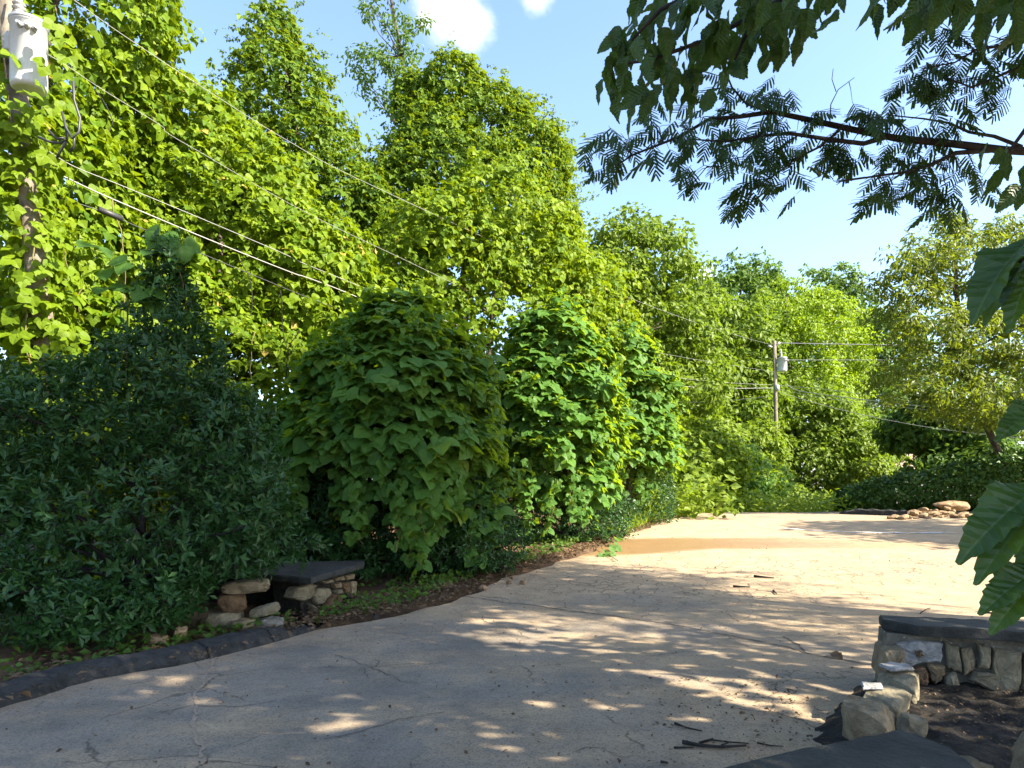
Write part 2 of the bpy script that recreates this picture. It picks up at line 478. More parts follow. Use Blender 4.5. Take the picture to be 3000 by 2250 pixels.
def ground_z(X, Y):
    e = X - edge_x(Y)
    left = sst(.0, -.5, e)
    z = g(X, Y) - .05
    P = np.stack([X, Y, X * 0], -1)
    bank = left * (.09 + .07 * noise3(P, .7, 3) + .05 * noise3(P, .25, 4))
    z = z + bank + .5 * sst(-1.5, -5, e) * sst(12, 20, Y)
    z = z + sst(16, 24, X) * .4
    pit = sst(.62, .42, np.abs(X + 2.98)) * sst(.95, .7, np.abs(Y - 9.35))
    return z - .75 * pit
far = np.array([4, 9, 18, 35, 70, 140, 280, 560.])
xs = np.concatenate([(-16 - far)[::-1], np.arange(-16, -6, .28), np.arange(-6, 0, .12), np.arange(0, 28, .28), 28 + far])
ys = np.concatenate([(-8 - far)[::-1], np.arange(-8, 6, .28), np.arange(6, 13, .12), np.arange(13, 46, .28), 46 + far])
tag(link('ground', grid_mesh('ground', xs, ys, ground_z), M['ground']), kind='structure')

ys = np.arange(-6, 40, .18)
u = np.linspace(0, 1, 140) ** 1.25
Y = np.repeat(ys[:, None], len(u), 1)
x0 = edge_x(ys) + .05 * np.sin(ys * 3.1) + .04 * np.sin(ys * 7.7 + 1)
x1 = np.where(ys < 26, 24.0, 24 - (ys - 26) * .3)
X = x0[:, None] + (x1 - x0)[:, None] * u[None, :]
P = np.stack([X, Y, X * 0], -1)
Zr = g(X, Y) + .012 * noise3(P, 1.6, 7)
e_att = np.exp(-np.maximum(X - x0[:, None], 0) / .35)
def bump2(cx, cy, rx, ry, rot=0.0):
    c, s = math.cos(rot), math.sin(rot)
    dx, dy = X - cx, Y - cy
    a = (dx * c + dy * s) / rx; b = (-dx * s + dy * c) / ry
    return np.exp(-(a * a + b * b))
dust = .95 * sst(8.0, 12, Y + .25 * X) * (1 - .75 * sst(20.5, 23.5, Y)) + .35 * bump2(1.9, 5.2, 1.6, 1.6) + .55 * bump2(5.5, 8.0, 2.2, 2.5)
dust = np.clip(dust * (.8 + .35 * noise3(P, 1.1, 9)), 0, 1)
craze = np.clip(bump2(3.2, 12.2, 3.2, 2.4) * 1.6 + .3 * bump2(-1, 8, 2, 1.5) + bump2(7.5, 13.0, 2, 2), 0, 1)
wc = gp(700, 546); wl = gp(610, 545)
# damp silt washed across the road: a tongue from the left edge
def wetf():
    t = X - float(edge_x(wl.y))
    mid = wl.y - .2 + .06 * t + .35 * np.sin(t * .55)
    w = np.where(t < 6, 1.2 - .09 * t, .66) * (1 - sst(8, 16, t))
    d = np.abs(Y - mid) / np.maximum(w, .05)
    return (1 - sst(.75, 1.05, d + .14 * noise3(P, .8, 12))) * (1 - .70 * sst(1.5, 7, t))
wet = wetf()
me = grid_mesh_xy('road', X, Y, Zr, {'edge': e_att, 'dust': dust, 'craze': craze, 'wet': wet})
road = tag(link('road', me, M['road']), kind='structure')

def gz(x, y): return float(g(x, y))

def ribbon(name, pts, w, mat, parent, seed=0, dz=.016, step=.05):
    """a thin ragged strip lying on the road"""
    rr = random.Random(seed); V = []; F = []
    fine = []
    for a, b in zip(pts[:-1], pts[1:]):
        n = max(2, int((Vector(b) - Vector(a)).length / step))
        fine += [Vector(a).lerp(Vector(b), k / n) for k in range(n)]
    fine.append(Vector(pts[-1]))
    off = 0
    for i, p in enumerate(fine):
        t = (fine[min(i + 1, len(fine) - 1)] - fine[max(i - 1, 0)]).normalized(); s = Vector((-t.y, t.x))
        off = off * .8 + rr.uniform(-.02, .02)
        ww = w * rr.uniform(.25, 1.0)
        for q in (p + s * (off - ww / 2), p + s * (off + ww / 2)):
            zz = gz(q.x, q.y) + .012 * float(noise3(np.array([q.x, q.y, 0.]), 1.6, 7)) + dz
            V.append((q.x, q.y, zz))
    F = [(2 * i, 2 * i + 1, 2 * i + 3, 2 * i + 2) for i in range(len(fine) - 1)]
    mb = MB(); mb.add(V, F)
    return mb.build(name, mat, parent)
def pxs(l): return [tuple(gp(a * .463, b * .463)[:2]) for a, b in l]
ribbon('crack', pxs([(1000, 1290), (1120, 1305), (1310, 1330), (1480, 1352), (1640, 1385), (1800, 1425), (1890, 1440)]), .03, M['crack'], road, 1, .006)
ribbon('crack', pxs([(1690, 1375), (1730, 1400), (1745, 1412)]), .03, M['crack'], road, 2, .006)
ribbon('crack', pxs([(430, 1640), (425, 1560), (432, 1500), (455, 1440), (470, 1415)]), .038, M['sandfill'], road, 3, .005)
ribbon('crack', pxs([(330, 1540), (420, 1522), (520, 1528), (600, 1515)]), .012, M['crack'], road, 4, .006)
ribbon('crack', pxs([(720, 1415), (800, 1440), (870, 1470), (905, 1475)]), .012, M['crack'], road, 5, .006)
ribbon('crack', pxs([(700, 1600), (850, 1560), (960, 1540)]), .012, M['crack'], road, 6, .006)
ribbon('crack', pxs([(1040, 1330), (1060, 1350), (1150, 1362), (1230, 1352)]), .014, M['crack'], road, 7, .006)
ribbon('crack', pxs([(1560, 1320), (1610, 1345), (1700, 1360)]), .014, M['crack'], road, 8, .006)
pl = ribbon('painted_line', pxs([(1690, 1141), (1760, 1146), (1840, 1150), (1960, 1151), (2060, 1151)]), .26, M['paint'], road, 9, .012, .2)

# asphalt kerb along the left, in broken lengths
kerb = tag(bpy.data.objects.new('kerb', None), kind='structure'); COL.objects.link(kerb)
kp = [Vector((x, y)) for x, y in zip(EX, EY) if -3.1 < y < 8.35]
fine = []
for a, b in zip(kp[:-1], kp[1:]):
    n = max(2, int((b - a).length / .07)); fine += [a.lerp(b, k / n) for k in range(n)]
fine.append(kp[-1])
breaks = [0, 40, 78, 110, 132, 150, 161, 172, len(fine) - 1]
breaks = sorted({min(b, len(fine) - 1) for b in breaks})
prof = [(.06, -.08), (.05, .02), (.005, .10), (-.05, .135), (-.14, .145), (-.24, .135), (-.31, .09), (-.36, -.08)]
for bi, (i0, i1) in enumerate(zip(breaks[:-1], breaks[1:])):
    if i1 - i0 < 2: continue
    seg = fine[i0:i1 + 1]; vs = []; fs = []
    rr = random.Random(bi); dz0 = rr.uniform(-.02, .015); dx0 = rr.uniform(-.015, .015)
    for i, p in enumerate(seg):
        q = p
        t = (fine[min(i0 + i + 1, len(fine) - 1)] - fine[max(i0 + i - 1, 0)]).normalized(); s = Vector((t.y, -t.x))
        if i == 0: q = p + t * .006
        if i == len(seg) - 1: q = p - t * .006
        endd = sst(0, .9, (fine[-1] - p).length)
        for k, (a, h) in enumerate(prof):
            n1 = float(noise3(np.array([p.x + a, p.y, k * .7]), .13, 21)) * .015
            w = q + s * (a * (.75 + .25 * float(endd)) + n1 + dx0)
            vs.append((w.x, w.y, gz(w.x, w.y) + (h + dz0 if h > 0 else h) * (.35 + .65 * float(endd)) + n1))
    K = len(prof)
    for i in range(len(seg) - 1):
        for k in range(K - 1): fs.append((i * K + k, i * K + k + 1, (i + 1) * K + k + 1, (i + 1) * K + k))
    fs.append(tuple(range(K))); fs.append(tuple((len(seg) - 1) * K + k for k in range(K))[::-1])
    mb = MB(); mb.add(vs, fs); mb.build('kerb_block', M['asph_kerb'], kerb)
# low worn kerb on the far right, in front of the hedge
k2 = tag(bpy.data.objects.new('kerb', None), kind='structure'); COL.objects.link(k2)
a, b = at(842, 512, 23.6), at(905, 514, 22.0)
vs = []; n = 16
for i in range(n + 1):
    t = i / n; x = a.x + (b.x - a.x) * t; y = a.y + (b.y - a.y) * t; z = gz(x, y)
    h = .20 * math.sin(math.pi * min(1, t * 3 + .12) / 2) + .02 * math.sin(i * 1.7)
    for dy, hh in ((-.16, -.05), (-.12, h * .8), (0, h), (.2, h * .9), (.3, -.05)): vs.append((x, y + dy, z + hh))
fs = [(i * 5 + k, i * 5 + k + 1, i * 5 + k + 6, i * 5 + k + 5) for i in range(n) for k in range(4)]
mb = MB(); mb.add(vs, fs); mb.build('kerb_block', M['asph_kerb'], k2)

# ------------------------------------------------------------------ leaf templates  (x across, y towards the tip, z up)
def tmpl_fold(w=.5, fold=.18, pts=4, droop=.15, wide_at=.42):
    """a folded leaf blade: a midrib and two edges"""
    ys_ = np.linspace(0, 1, pts)
    mid = [(0, y, -droop * y * y) for y in ys_]
    V = list(mid); F = []
    inner = list(range(1, pts - 1))
    L_, R_ = {}, {}
    for i in inner:
        y = ys_[i]; ww = w / 2 * (math.sin(math.pi * y ** (math.log(.5) / math.log(wide_at))) ** .8)
        L_[i] = len(V); V.append((-ww, y, -droop * y * y + fold * ww))
        R_[i] = len(V); V.append((ww, y, -droop * y * y + fold * ww))
    for S, sgn in ((L_, 1), (R_, -1)):
        for i in range(pts - 1):
            a, b = i, i + 1
            if a in S and b in S: q = [(a, b, S[b]), (a, S[b], S[a])]
            elif b in S: q = [(a, b, S[b])]
            else: q = [(a, b, S[a])]
            F += [t if sgn > 0 else t[::-1] for t in q]
    return np.array(V, float), np.array(F, int)
def tmpl_outline(out, zf):
    """fan-triangulated lobed blade around a midrib point"""
    V = [(0, .45, zf(0, .45))] + [(x, y, zf(x, y)) for x, y in out]
    n = len(out)
    return np.array(V, float), np.array([(0, 1 + i, 1 + (i + 1) % n) for i in range(n)], int)
zf_k = lambda x, y: .22 * abs(x) - .22 * (y - .3) ** 2 - .3 * max(0, abs(x) - .3)
half = [(.16, .02), (.40, .14), (.52, .34), (.44, .50), (.38, .58), (.26, .80)]
KUD_LEAFLET = tmpl_outline([(0, .06)] + half + [(0, 1.0)] + [(-x, y) for x, y in half[::-1]], zf_k)
half_s = [(.36, .10), (.50, .36), (.34, .62)]
KUD_LOW = tmpl_outline([(0, .04)] + half_s + [(0, 1.0)] + [(-x, y) for x, y in half_s[::-1]], zf_k)
WIDE = tmpl_fold(1.0, .3, 3, .25, .36)
KITE = (np.array([(0, 0, 0), (.40, .40, .1), (0, 1, -.15), (-.40, .40, .1)], float), np.array([(0, 1, 2), (0, 2, 3)], int))
def place(T, ang, off, sc, tilt=0.0, roll=0.0):
    V, F = T
    m = Matrix.Rotation(ang, 3, 'Z') @ Matrix.Rotation(tilt, 3, 'X') @ Matrix.Rotation(roll, 3, 'Y')
    return V * sc @ np.array(m).T + np.array(off), F
def joinT(l):
    V = []; F = []; k = 0
    for v, f in l: V.append(v); F.append(f + k); k += len(v)
    return np.concatenate(V), np.concatenate(F)
def trifol(T, j=0):
    r_ = random.Random(j)
    a = r_.uniform(-.12, .12)
    return joinT([place(T, a, (0, .22, 0), .62, -.25 + r_.uniform(-.2, .2), r_.uniform(-.2, .2)),
                  place(T, R(78) + a, (-.04, .14, 0), .55, -.2 + r_.uniform(-.25, .2), r_.uniform(-.3, .3)),
                  place(T, R(-78) + a, (.04, .14, 0), .55, -.2 + r_.uniform(-.25, .2), r_.uniform(-.3, .3))])
KUD3 = [trifol(KUD_LEAFLET, j) for j in range(4)]
KUD3M = [trifol(KUD_LOW, j) for j in range(3)]
KUD3L = [trifol(WIDE, j) for j in range(3)]
KUD3F = [trifol(KITE, j) for j in range(3)]
ELL = tmpl_fold(.46, .35, 4, .18)
ELL_NARROW = tmpl_fold(.34, .3, 3, .2, .5)
QUAD = tmpl_fold(.62, .3, 3, .2, .5)
HOL = tmpl_fold(.44, .5, 3, -.06, .5)
def chestnut_t(j):
    r_ = random.Random(40 + j); n = 11
    V = []; F = []
    bend = r_.uniform(.12, .40); tw = r_.uniform(-.25, .25)
    def P_(x, y):
        z = -bend * y * y + .28 * abs(x) + tw * x * y + .035 * math.sin(14 * y + 3 * (x > 0)) * abs(x) / .2
        return (x, y, z)
    ys_ = np.linspace(0, 1, n)
    for y in ys_: V.append(P_(0, y))
    for s in (-1, 1):
        base = len(V); ed = []
        for i in range(n - 1):
            y0, y1 = ys_[i], ys_[i + 1]
            for f_, tooth in ((.12, 0), (.86, .034)):
                y = y0 + (y1 - y0) * f_
                w = .285 * math.sin(math.pi * min(1, y * .97 + .02) ** .82) ** .8 * (1.05 - .28 * y) + tooth * (1 - .5 * y)
                ed.append((w, y + (.012 if tooth else 0)))
        for w, y in ed: V.append(P_(s * w, y))
        for i in range(n - 1):
            e0, e1 = base + 2 * i, base + 2 * i + 1
            q = [(i, e0, e1), (i, e1, i + 1)]
            if i < n - 2: q.append((i + 1, e1, base + 2 * i + 2))
            F += [t if s > 0 else t[::-1] for t in q]
    return np.array(V, float), np.array(F, int)
CHEST = [chestnut_t(j) for j in range(4)]
CHEST_N = [(v * np.array([.74, 1, 1.15]), f) for v, f in CHEST]
def mimosa_t(j):
    r_ = random.Random(70 + j); parts = []
    parts.append((np.array([(-.008, 0, 0), (.008, 0, 0), (.005, .95, -.28), (-.005, .95, -.28)], float), np.array([(0, 1, 2), (0, 2, 3)], int)))
    prof = [(0, .02), (.08, .075), (.3, .105), (.55, .105), (.82, .10), (.95, .085), (1.0, .03)]
    PV = []; PF = []
    for y, w in prof: PV += [(-w, y, -.03), (0, y, 0), (w, y, -.03)]
    for i in range(len(prof) - 1):
        for k in (0, 1): a = 3 * i + k; PF += [(a, a + 1, a + 4), (a, a + 4, a + 3)]
    PIN = (np.array(PV, float), np.array(PF, int)); n = 8
    for i in range(n):
        t = .14 + .82 * i / (n - 1)
        ln = .43 * math.sin(math.pi * (.20 + .62 * t)) ** .8
        for s in (-1, 1):
            parts.append(place(PIN, -s * R(70 - 44 * t + r_.uniform(-5, 5)), (0, t * .95, -.28 * t * t), ln * r_.uniform(.85, 1.1), R(-20 + r_.uniform(-10, 10)), s * R(12)))
    v, f = joinT(parts); v = v.copy(); v[:, 2] -= .6 * v[:, 0] ** 2
    return v, f
MIMO = [mimosa_t(j) for j in range(4)]
def pinnate_t(n=9, wl=.30, j=0):
    """ailanthus / sumac style leaf"""
    parts = [(np.array([(-.008, 0, 0), (.008, 0, 0), (.004, 1, -.25), (-.004, 1, -.25)], float), np.array([(0, 1, 2), (0, 2, 3)], int))]
    T = tmpl_fold(.32, .2, 3, .25, .4)
    for i in range(n):
        t = .15 + .8 * i / (n - 1)
        for s in (-1, 1):
            parts.append(place(T, -s * R(66 - 20 * t), (0, t, -.25 * t * t), wl * (1 - .35 * t), R(-20)))
    return joinT(parts)
PINN = pinnate_t()
PINN_LOW = joinT([place((KITE[0] * np.array([.42, 1, 1]), KITE[1]), -s_ * R(64 - 16 * t_), (0, t_, -.25 * t_ * t_), .34 * (1 - .3 * t_), R(-18)) for t_ in np.linspace(.12, .95, 6) for s_ in (-1, 1)])

def frames(nrm, tip):
    z = norm(nrm); y = tip - z * np.sum(tip * z, -1, keepdims=True); y = norm(y); x = np.cross(y, z)
    return np.stack([x, y, z], -1)          # columns

def leaf_soup(name, T, pos, nrm, tip, size, mat, parent, var=None, kind='stuff'):
    Ts = T if isinstance(T, list) else [T]
    n = len(pos)
    Rm = frames(nrm, tip) * np.asarray(size)[:, None, None]
    if var is None:
        var = RNG.uniform(0, 1, n); var = np.where(RNG.uniform(size=n) < .012, 1.6, var)
    pick = RNG.integers(0, len(Ts), n)
    VV = []; FF = []; A = []; off = 0
    for k, (V, F) in enumerate(Ts):
        s = pick == k; m = int(s.sum())
        if not m: continue
        W = np.einsum('nij,kj->nki', Rm[s], V) + pos[s][:, None, :]
        VV.append(W.reshape(-1, 3)); FF.append((F[None] + (np.arange(m) * len(V))[:, None, None]).reshape(-1, 3) + off)
        A.append(np.repeat(var[s], len(V))); off += m * len(V)
    me = tri_mesh(name, np.concatenate(VV), np.concatenate(FF), np.concatenate(A))
    o = link(name, me, mat, parent)
    if kind: o['kind'] = kind
    return o

_leafme = {}
def leaf_objects(name, T, key, pos, nrm, tip, size, mat, parent):
    """leaves one can pick apart: one object each, sharing mesh data"""
    Ts = T if isinstance(T, list) else [T]
    Rm = frames(nrm, tip)
    base = parent_world(parent)
    for i in range(len(pos)):
        k = (key, i % len(Ts))
        if k not in _leafme:
            V, F = Ts[k[1]]
            me = tri_mesh(key, V, F, np.full(len(V), .5)); me.materials.append(mat); _leafme[k] = me
        o = bpy.data.objects.new(name, _leafme[k]); COL.objects.link(o)
        o.parent = parent
        s = float(size[i]); r = Rm[i]
        m = Matrix(((r[0, 0] * s, r[0, 1] * s, r[0, 2] * s, pos[i, 0] - base.x), (r[1, 0] * s, r[1, 1] * s, r[1, 2] * s, pos[i, 1] - base.y),
                    (r[2, 0] * s, r[2, 1] * s, r[2, 2] * s, pos[i, 2] - base.z), (0, 0, 0, 1)))
        o.matrix_basis = m

def split_near(pos, nrm, size, k=300, front=None):
    """indices of the k leaves that show largest, spread over the thing"""
    d = np.linalg.norm(pos - np.array([0, 0, CAM_Z]), axis=1)
    view = norm(np.array([0, 0, CAM_Z]) - pos)
    px = 512 + FPX * pos[:, 0] / pos[:, 1]; py = HOR - FPX * (pos[:, 2] - CAM_Z) / pos[:, 1]
    ok = (px > 2) & (px < 1022) & (py > 2) & (py < 766)
    depth = front if front is not None else np.zeros(len(pos))
    sc = size / d * np.clip(.35 + np.sum(view * nrm, 1), .1, 2) * np.exp(-depth * 14) * np.where(ok, 1, .01) * RNG.uniform(.6, 1, len(pos))
    idx = np.argsort(-sc)[:k]
    m = np.zeros(len(pos), bool); m[idx] = True
    return m

# ------------------------------------------------------------------ foliage masses
def blob_points(blobs, n, seed, depth=.10, amp=.16, nscale=1.0, low=-.55, inside=.80, gap=0):
    """points on and just under the skin of a union of lumpy ellipsoids; returns pos, normal, depth"""
    rr = np.random.default_rng(seed)
    C = np.array([b[0] for b in blobs], float); Rr = np.array([b[1] for b in blobs], float)
    w = (Rr[:, 0] * Rr[:, 2] + Rr[:, 1] * Rr[:, 2] + Rr[:, 0] * Rr[:, 1]); w = w / w.sum()
    P, Nn, D = [], [], []
    got = 0
    for _ in range(14):
        m = int((n - got) * 1.7) + 400
        k = rr.choice(len(blobs), m, p=w)
        d = norm(rr.normal(size=(m, 3)))
        dep = rr.exponential(depth, m); dep = np.where(dep > .6, rr.uniform(0, .6, m), dep)
        p0 = C[k] + d * Rr[k]
        s = 1 + amp * noise3(p0, nscale, seed % 50) + amp * 1.5 * np.maximum(0, noise3(p0, nscale * .42, seed % 50 + 60) - .15) - dep
        p = C[k] + d * Rr[k] * s[:, None]
        nn = norm(d / Rr[k])
        ok = d[:, 2] > low
        if gap: ok &= ~((noise3(p, gap, seed % 50 + 90) < -.42) & (dep < .14))
        for j in range(len(blobs)):
            q = (p - C[j]) / Rr[j]
            ins = np.sum(q * q, 1) < inside ** 2
            ok &= ~(ins & (k != j))
        P.append(p[ok]); Nn.append(nn[ok]); D.append(dep[ok]); got += int(ok.sum())
        if got >= n: break
    return np.concatenate(P)[:n], np.concatenate(Nn)[:n], np.concatenate(D)[:n]

def drape(nn, seed, up=.55, jit=.45, down=1.0, sunw=.25):
    rr = np.random.default_rng(seed + 5)
    n = len(nn)
    nr = norm(nn * .75 + np.array([0, 0, up]) + np.array(sun_dir) * sunw + rr.normal(size=(n, 3)) * jit)
    tip = norm(nn * .45 + np.array([0, 0, -down]) + rr.normal(size=(n, 3)) * .4)
    return nr, tip

def limb_path(a, b, bend, seed, n=7):
    rr = random.Random(seed); a, b = Vector(a), Vector(b); d = b - a
    side = Vector((rr.uniform(-1, 1), rr.uniform(-1, 1), rr.uniform(.2, .9))) * d.length * bend
    return [a.lerp(b, t) + side * math.sin(math.pi * t) + Vector((rr.uniform(-1, 1), rr.uniform(-1, 1), rr.uniform(-1, 1))) * d.length * .018 for t in [i / (n - 1) for i in range(n)]]

def trunk_mesh(base, top, r0, targets, seed, bend=.05, r1=.05):
    mb = MB(); tp = limb_path(base, top, bend, seed, 9)
    mb.tube(tp, [r0 * 1.25] + [r0 + (r1 - r0) * (i / 8) for i in range(1, 9)], 9)
    rr = random.Random(seed)
    for q in targets:
        q = Vector(q)
        i = min(range(1, 8), key=lambda k: abs(tp[k].z - (q.z - .9 * math.hypot(q.x - tp[k].x, q.y - tp[k].y) * .6)))
        r = r0 * (1 - i / 9) * .55
        mb.tube(limb_path(tp[i], q, .10, rr.random()), [r * (1 - .85 * t / 6) + .006 for t in range(7)], 6)
    return mb

def clump_tree(name, label, cat, base, blobs, T, size, mat, seed, nclump, per, rc, trunk_r=.2, up=.5, jit=.6, tipdown=.5, group=None, flat=.7, limbs=9, keep=None, twig=False, depth=.2, inside=.7, low=-.7):
    """an ordinary tree: leaf clumps through the crown, trunk and limbs"""
    rr = np.random.default_rng(seed)
    t = thing(name, label, cat, base, group)
    cp, cnn, cd = blob_points(blobs, nclump, seed, depth=depth, amp=.22, nscale=1.6, low=low, inside=inside)
    n = nclump * per
    k = np.repeat(np.arange(len(cp)), per)
    d = norm(rr.normal(size=(len(k), 3)))
    rad = rc * rr.uniform(.6, 1.35, len(cp))[k] * rr.uniform(.25, 1.0, len(k)) ** .5
    pos = cp[k] + d * rad[:, None] * np.array([1, 1, flat])
    nr = norm(d * .5 + cnn[k] * .45 + np.array([0, 0, up]) + rr.normal(size=(len(k), 3)) * jit)
    tip = norm(d * .8 + np.array([0, 0, -tipdown]) + rr.normal(size=(len(k), 3)) * .4)
    sz = size * rr.uniform(.65, 1.25, len(k))
    var = np.clip(rr.uniform(0, 1, len(k)) * .55 + rr.uniform(0, .45, len(cp))[k], 0, 1)
    if keep is not None:
        m = keep(pos); pos, nr, tip, sz, var = pos[m], nr[m], tip[m], sz[m], var[m]
    leaf_soup('crown', T, pos, nr, tip, sz, mat, t, var)
    idx = rr.choice(len(cp), min(limbs, len(cp)), replace=False)
    top = max(blobs, key=lambda b: b[0][2] + b[1][2]); tp = (top[0][0], top[0][1], top[0][2] + top[1][2] * .55)
    tgt = [tuple(cp[i]) for i in idx if keep is None or keep(cp[i:i + 1])[0]]
    trunk_mesh(base, tp, trunk_r, tgt, seed).build('trunk', M['bark'], t, True)
    return t

def draped_mass(name, label, cat, base, blobs, T, size, mat, seed, n, parts=0, key='', T_hi=None, depth=.08, amp=.16, nscale=1.0, up=.55, jit=.45, group=None, trunk=None, sunw=.25, low=-.6, down=1.0, shoots=0, shoot_len=.9, gap=.20):
    """a skin of vine leaves hung over trees or shrubs"""
    t = thing(name, label, cat, base, group)
    pos, nn, dep = blob_points(blobs, n, seed, depth, amp, nscale, low, gap=gap)
    rr = np.random.default_rng(seed + 9)
    nr, tip = drape(nn, seed, up, jit, down, sunw)
    sz = size * (.45 + .95 * rr.uniform(0, 1, len(pos)) ** 1.3)
    m = pos[:, 2] > g(pos[:, 0], pos[:, 1]) + .1
    pos, nn, dep, nr, tip, sz = (a[m] for a in (pos, nn, dep, nr, tip, sz))
    if shoots:
        ii = rr.choice(len(pos), shoots, replace=True); per = 9
        ax = norm(nn[ii] * .7 + np.array([0, 0, .35]) + rr.normal(size=(shoots, 3)) * .5)
        ln = rr.uniform(.35, 1.0, shoots) * shoot_len
        k = np.repeat(np.arange(shoots), per); f = np.tile((np.arange(per) + .5) / per, shoots)
        q = pos[ii][k] + ax[k] * (ln[k] * f)[:, None] - np.array([0, 0, 1]) * (.35 * ln[k] * f * f)[:, None] + rr.normal(size=(len(k), 3)) * .05
        nq, tq = drape(norm(ax[k] + rr.normal(size=(len(k), 3)) * .8), seed + 77, up, jit + .15, down, sunw)
        pos = np.concatenate([pos, q]); nr = np.concatenate([nr, nq]); tip = np.concatenate([tip, tq]); dep = np.concatenate([dep, np.zeros(len(q))])
        sz = np.concatenate([sz, size * rr.uniform(.45, .95, len(q)) * (1 - .35 * f)])
    if parts:
        s = split_near(pos, nr, sz, parts, dep)
        leaf_objects('leaf', T_hi or T, key, pos[s], nr[s], tip[s], sz[s] * 1.08, mat, t)
        pos, nr, tip, sz = (a[~s] for a in (pos, nr, tip, sz))
    leaf_soup('foliage', T, pos, nr, tip, sz, mat, t)
    if trunk: trunk(t)
    return t

def B(px, py, Y, rx, ry, rz):
    p = at(px, py, Y); return ((p.x, p.y, p.z), (rx, ry, rz))

# --- kudzu bank on the left, behind the pole
def stems(t, lst, r=.02, mat='vine_stem', name='stem'):
    rr = random.Random(5)
    for a, b in lst:
        mb = MB(); mb.tube(limb_path(a, b, .06, rr.random(), 8), [r * (1 - .5 * i / 7) for i in range(8)], 6); mb.build(name, M[mat], t, True)

bl = [B(20, 40, 12.5, 2.6, 2.0, 3.6), B(-80, 120, 11.5, 2.4, 2.2, 5.5), B(75, 110, 13.2, 1.9, 1.8, 2.6), B(30, 250, 11.6, 1.7, 1.4, 2.3), B(60, 400, 11.4, 2.0, 1.3, 2.2),
      B(110, 60, 13.6, 1.1, 1.2, 2.0), B(-40, 420, 11.0, 2.2, 1.6, 2.4), B(60, -60, 13.5, 1.9, 1.8, 2.6)]
def tr1(t): trunk_mesh((-7.9, 12.4, 0), (-8.2, 12.6, 11), .22, [b[0] for b in bl[:5]], 3).build('trunk', M['bark'], t, True)
draped_mass('vine_covered_tree', 'tall tree smothered in sunlit kudzu behind the near transformer pole', 'tree', (-7.9, 12.4, 0), bl, KUD3L, .255, M['vine'], 101, 17500, 300, 'vine_leaf', KUD3, trunk=tr1, amp=.18, nscale=.9, jit=.55, shoots=200)

bl = [B(175, 175, 14.5, 1.7, 1.6, 2.1), B(235, 250, 14.5, 1.9, 1.6, 2.2), B(300, 295, 15.0, 1.7, 1.7, 1.9), B(345, 345, 15.5, 1.5, 1.6, 1.9), B(150, 320, 13.6, 1.8, 1.4, 2.2), B(220, 390, 13.8, 2.2, 1.5, 2.0), B(310, 410, 15.2, 2.0, 1.6, 2.0), B(370, 400, 16.2, 1.6, 1.6, 2.0), B(130, 470, 13.2, 2.2, 1.5, 1.6), B(250, 480, 14.2, 2.4, 1.6, 1.6)]
def tr2(t): trunk_mesh((-5.5, 15, 0), (-6.5, 15.3, 7.5), .16, [b[0] for b in bl[:6]], 4).build('trunk', M['bark'], t, True)
draped_mass('vine_bank', 'long kudzu bank sloping down behind the overhead wires toward the dark mound', 'vine', (-5.5, 15, 0), bl, KUD3L, .245, M['vine'], 102, 19500, 300, 'vine_leaf', KUD3, trunk=tr2, amp=.18, nscale=.9, jit=.55, shoots=200)

bl = [B(480, 325, 20.6, 3.0, 1.4, 3.0), B(440, 270, 18.5, 2.0, 1.8, 2.0), B(500, 255, 19.5, 1.9, 1.8, 2.4), B(545, 300, 19.5, 1.6, 1.7, 2.2), B(405, 330, 18.0, 1.7, 1.7, 2.0), B(480, 340, 18.5, 2.2, 1.8, 2.0), B(560, 370, 20.0, 1.9, 1.8, 2.2), B(590, 330, 21.5, 1.4, 1.6, 2.2), B(610, 400, 22, 1.6, 1.7, 2.4), B(420, 420, 18.5, 2.6, 1.7, 2.2)]
def tr3(t): trunk_mesh((-.8, 19.5, .4), (-.6, 19.6, 7.5), .16, [b[0] for b in bl[:6]], 5).build('trunk', M['bark'], t, True)
draped_mass('vine_bank', 'rounded kudzu ridge rising directly above the two green roadside mounds', 'vine', (-.8, 19.5, .4), bl, KUD3L, .25, M['vine'], 103, 14500, 200, 'vine_leaf', KUD3, trunk=tr3, amp=.18, nscale=.9, jit=.55, shoots=180)

for nm, pxs_, Y in (('vine_covered_tree', [(45, 150), (62, 240), (95, 90), (20, 300), (70, 330), (110, 200), (35, 210), (85, 285)], 10.4), ('vine_bank', [(130, 260), (170, 230), (215, 300), (255, 330), (300, 330), (190, 350), (240, 260), (330, 370), (280, 290), (150, 330)], 12.6)):
    root = bpy.data.objects[nm]
    for i, (a, b) in enumerate(pxs_):
        r_ = random.Random(i); p = at(a, b, Y + r_.uniform(-.2, .3)); q = p + Vector((r_.uniform(-.3, .3), r_.uniform(-.2, .2), -r_.uniform(.8, 1.8)))
        MB().tube(limb_path(p, q, .12, i, 8), [.010 - .0006 * k for k in range(8)], 5).build('stem', M['vine_stem'] if i % 2 else M['twig'], root, True)
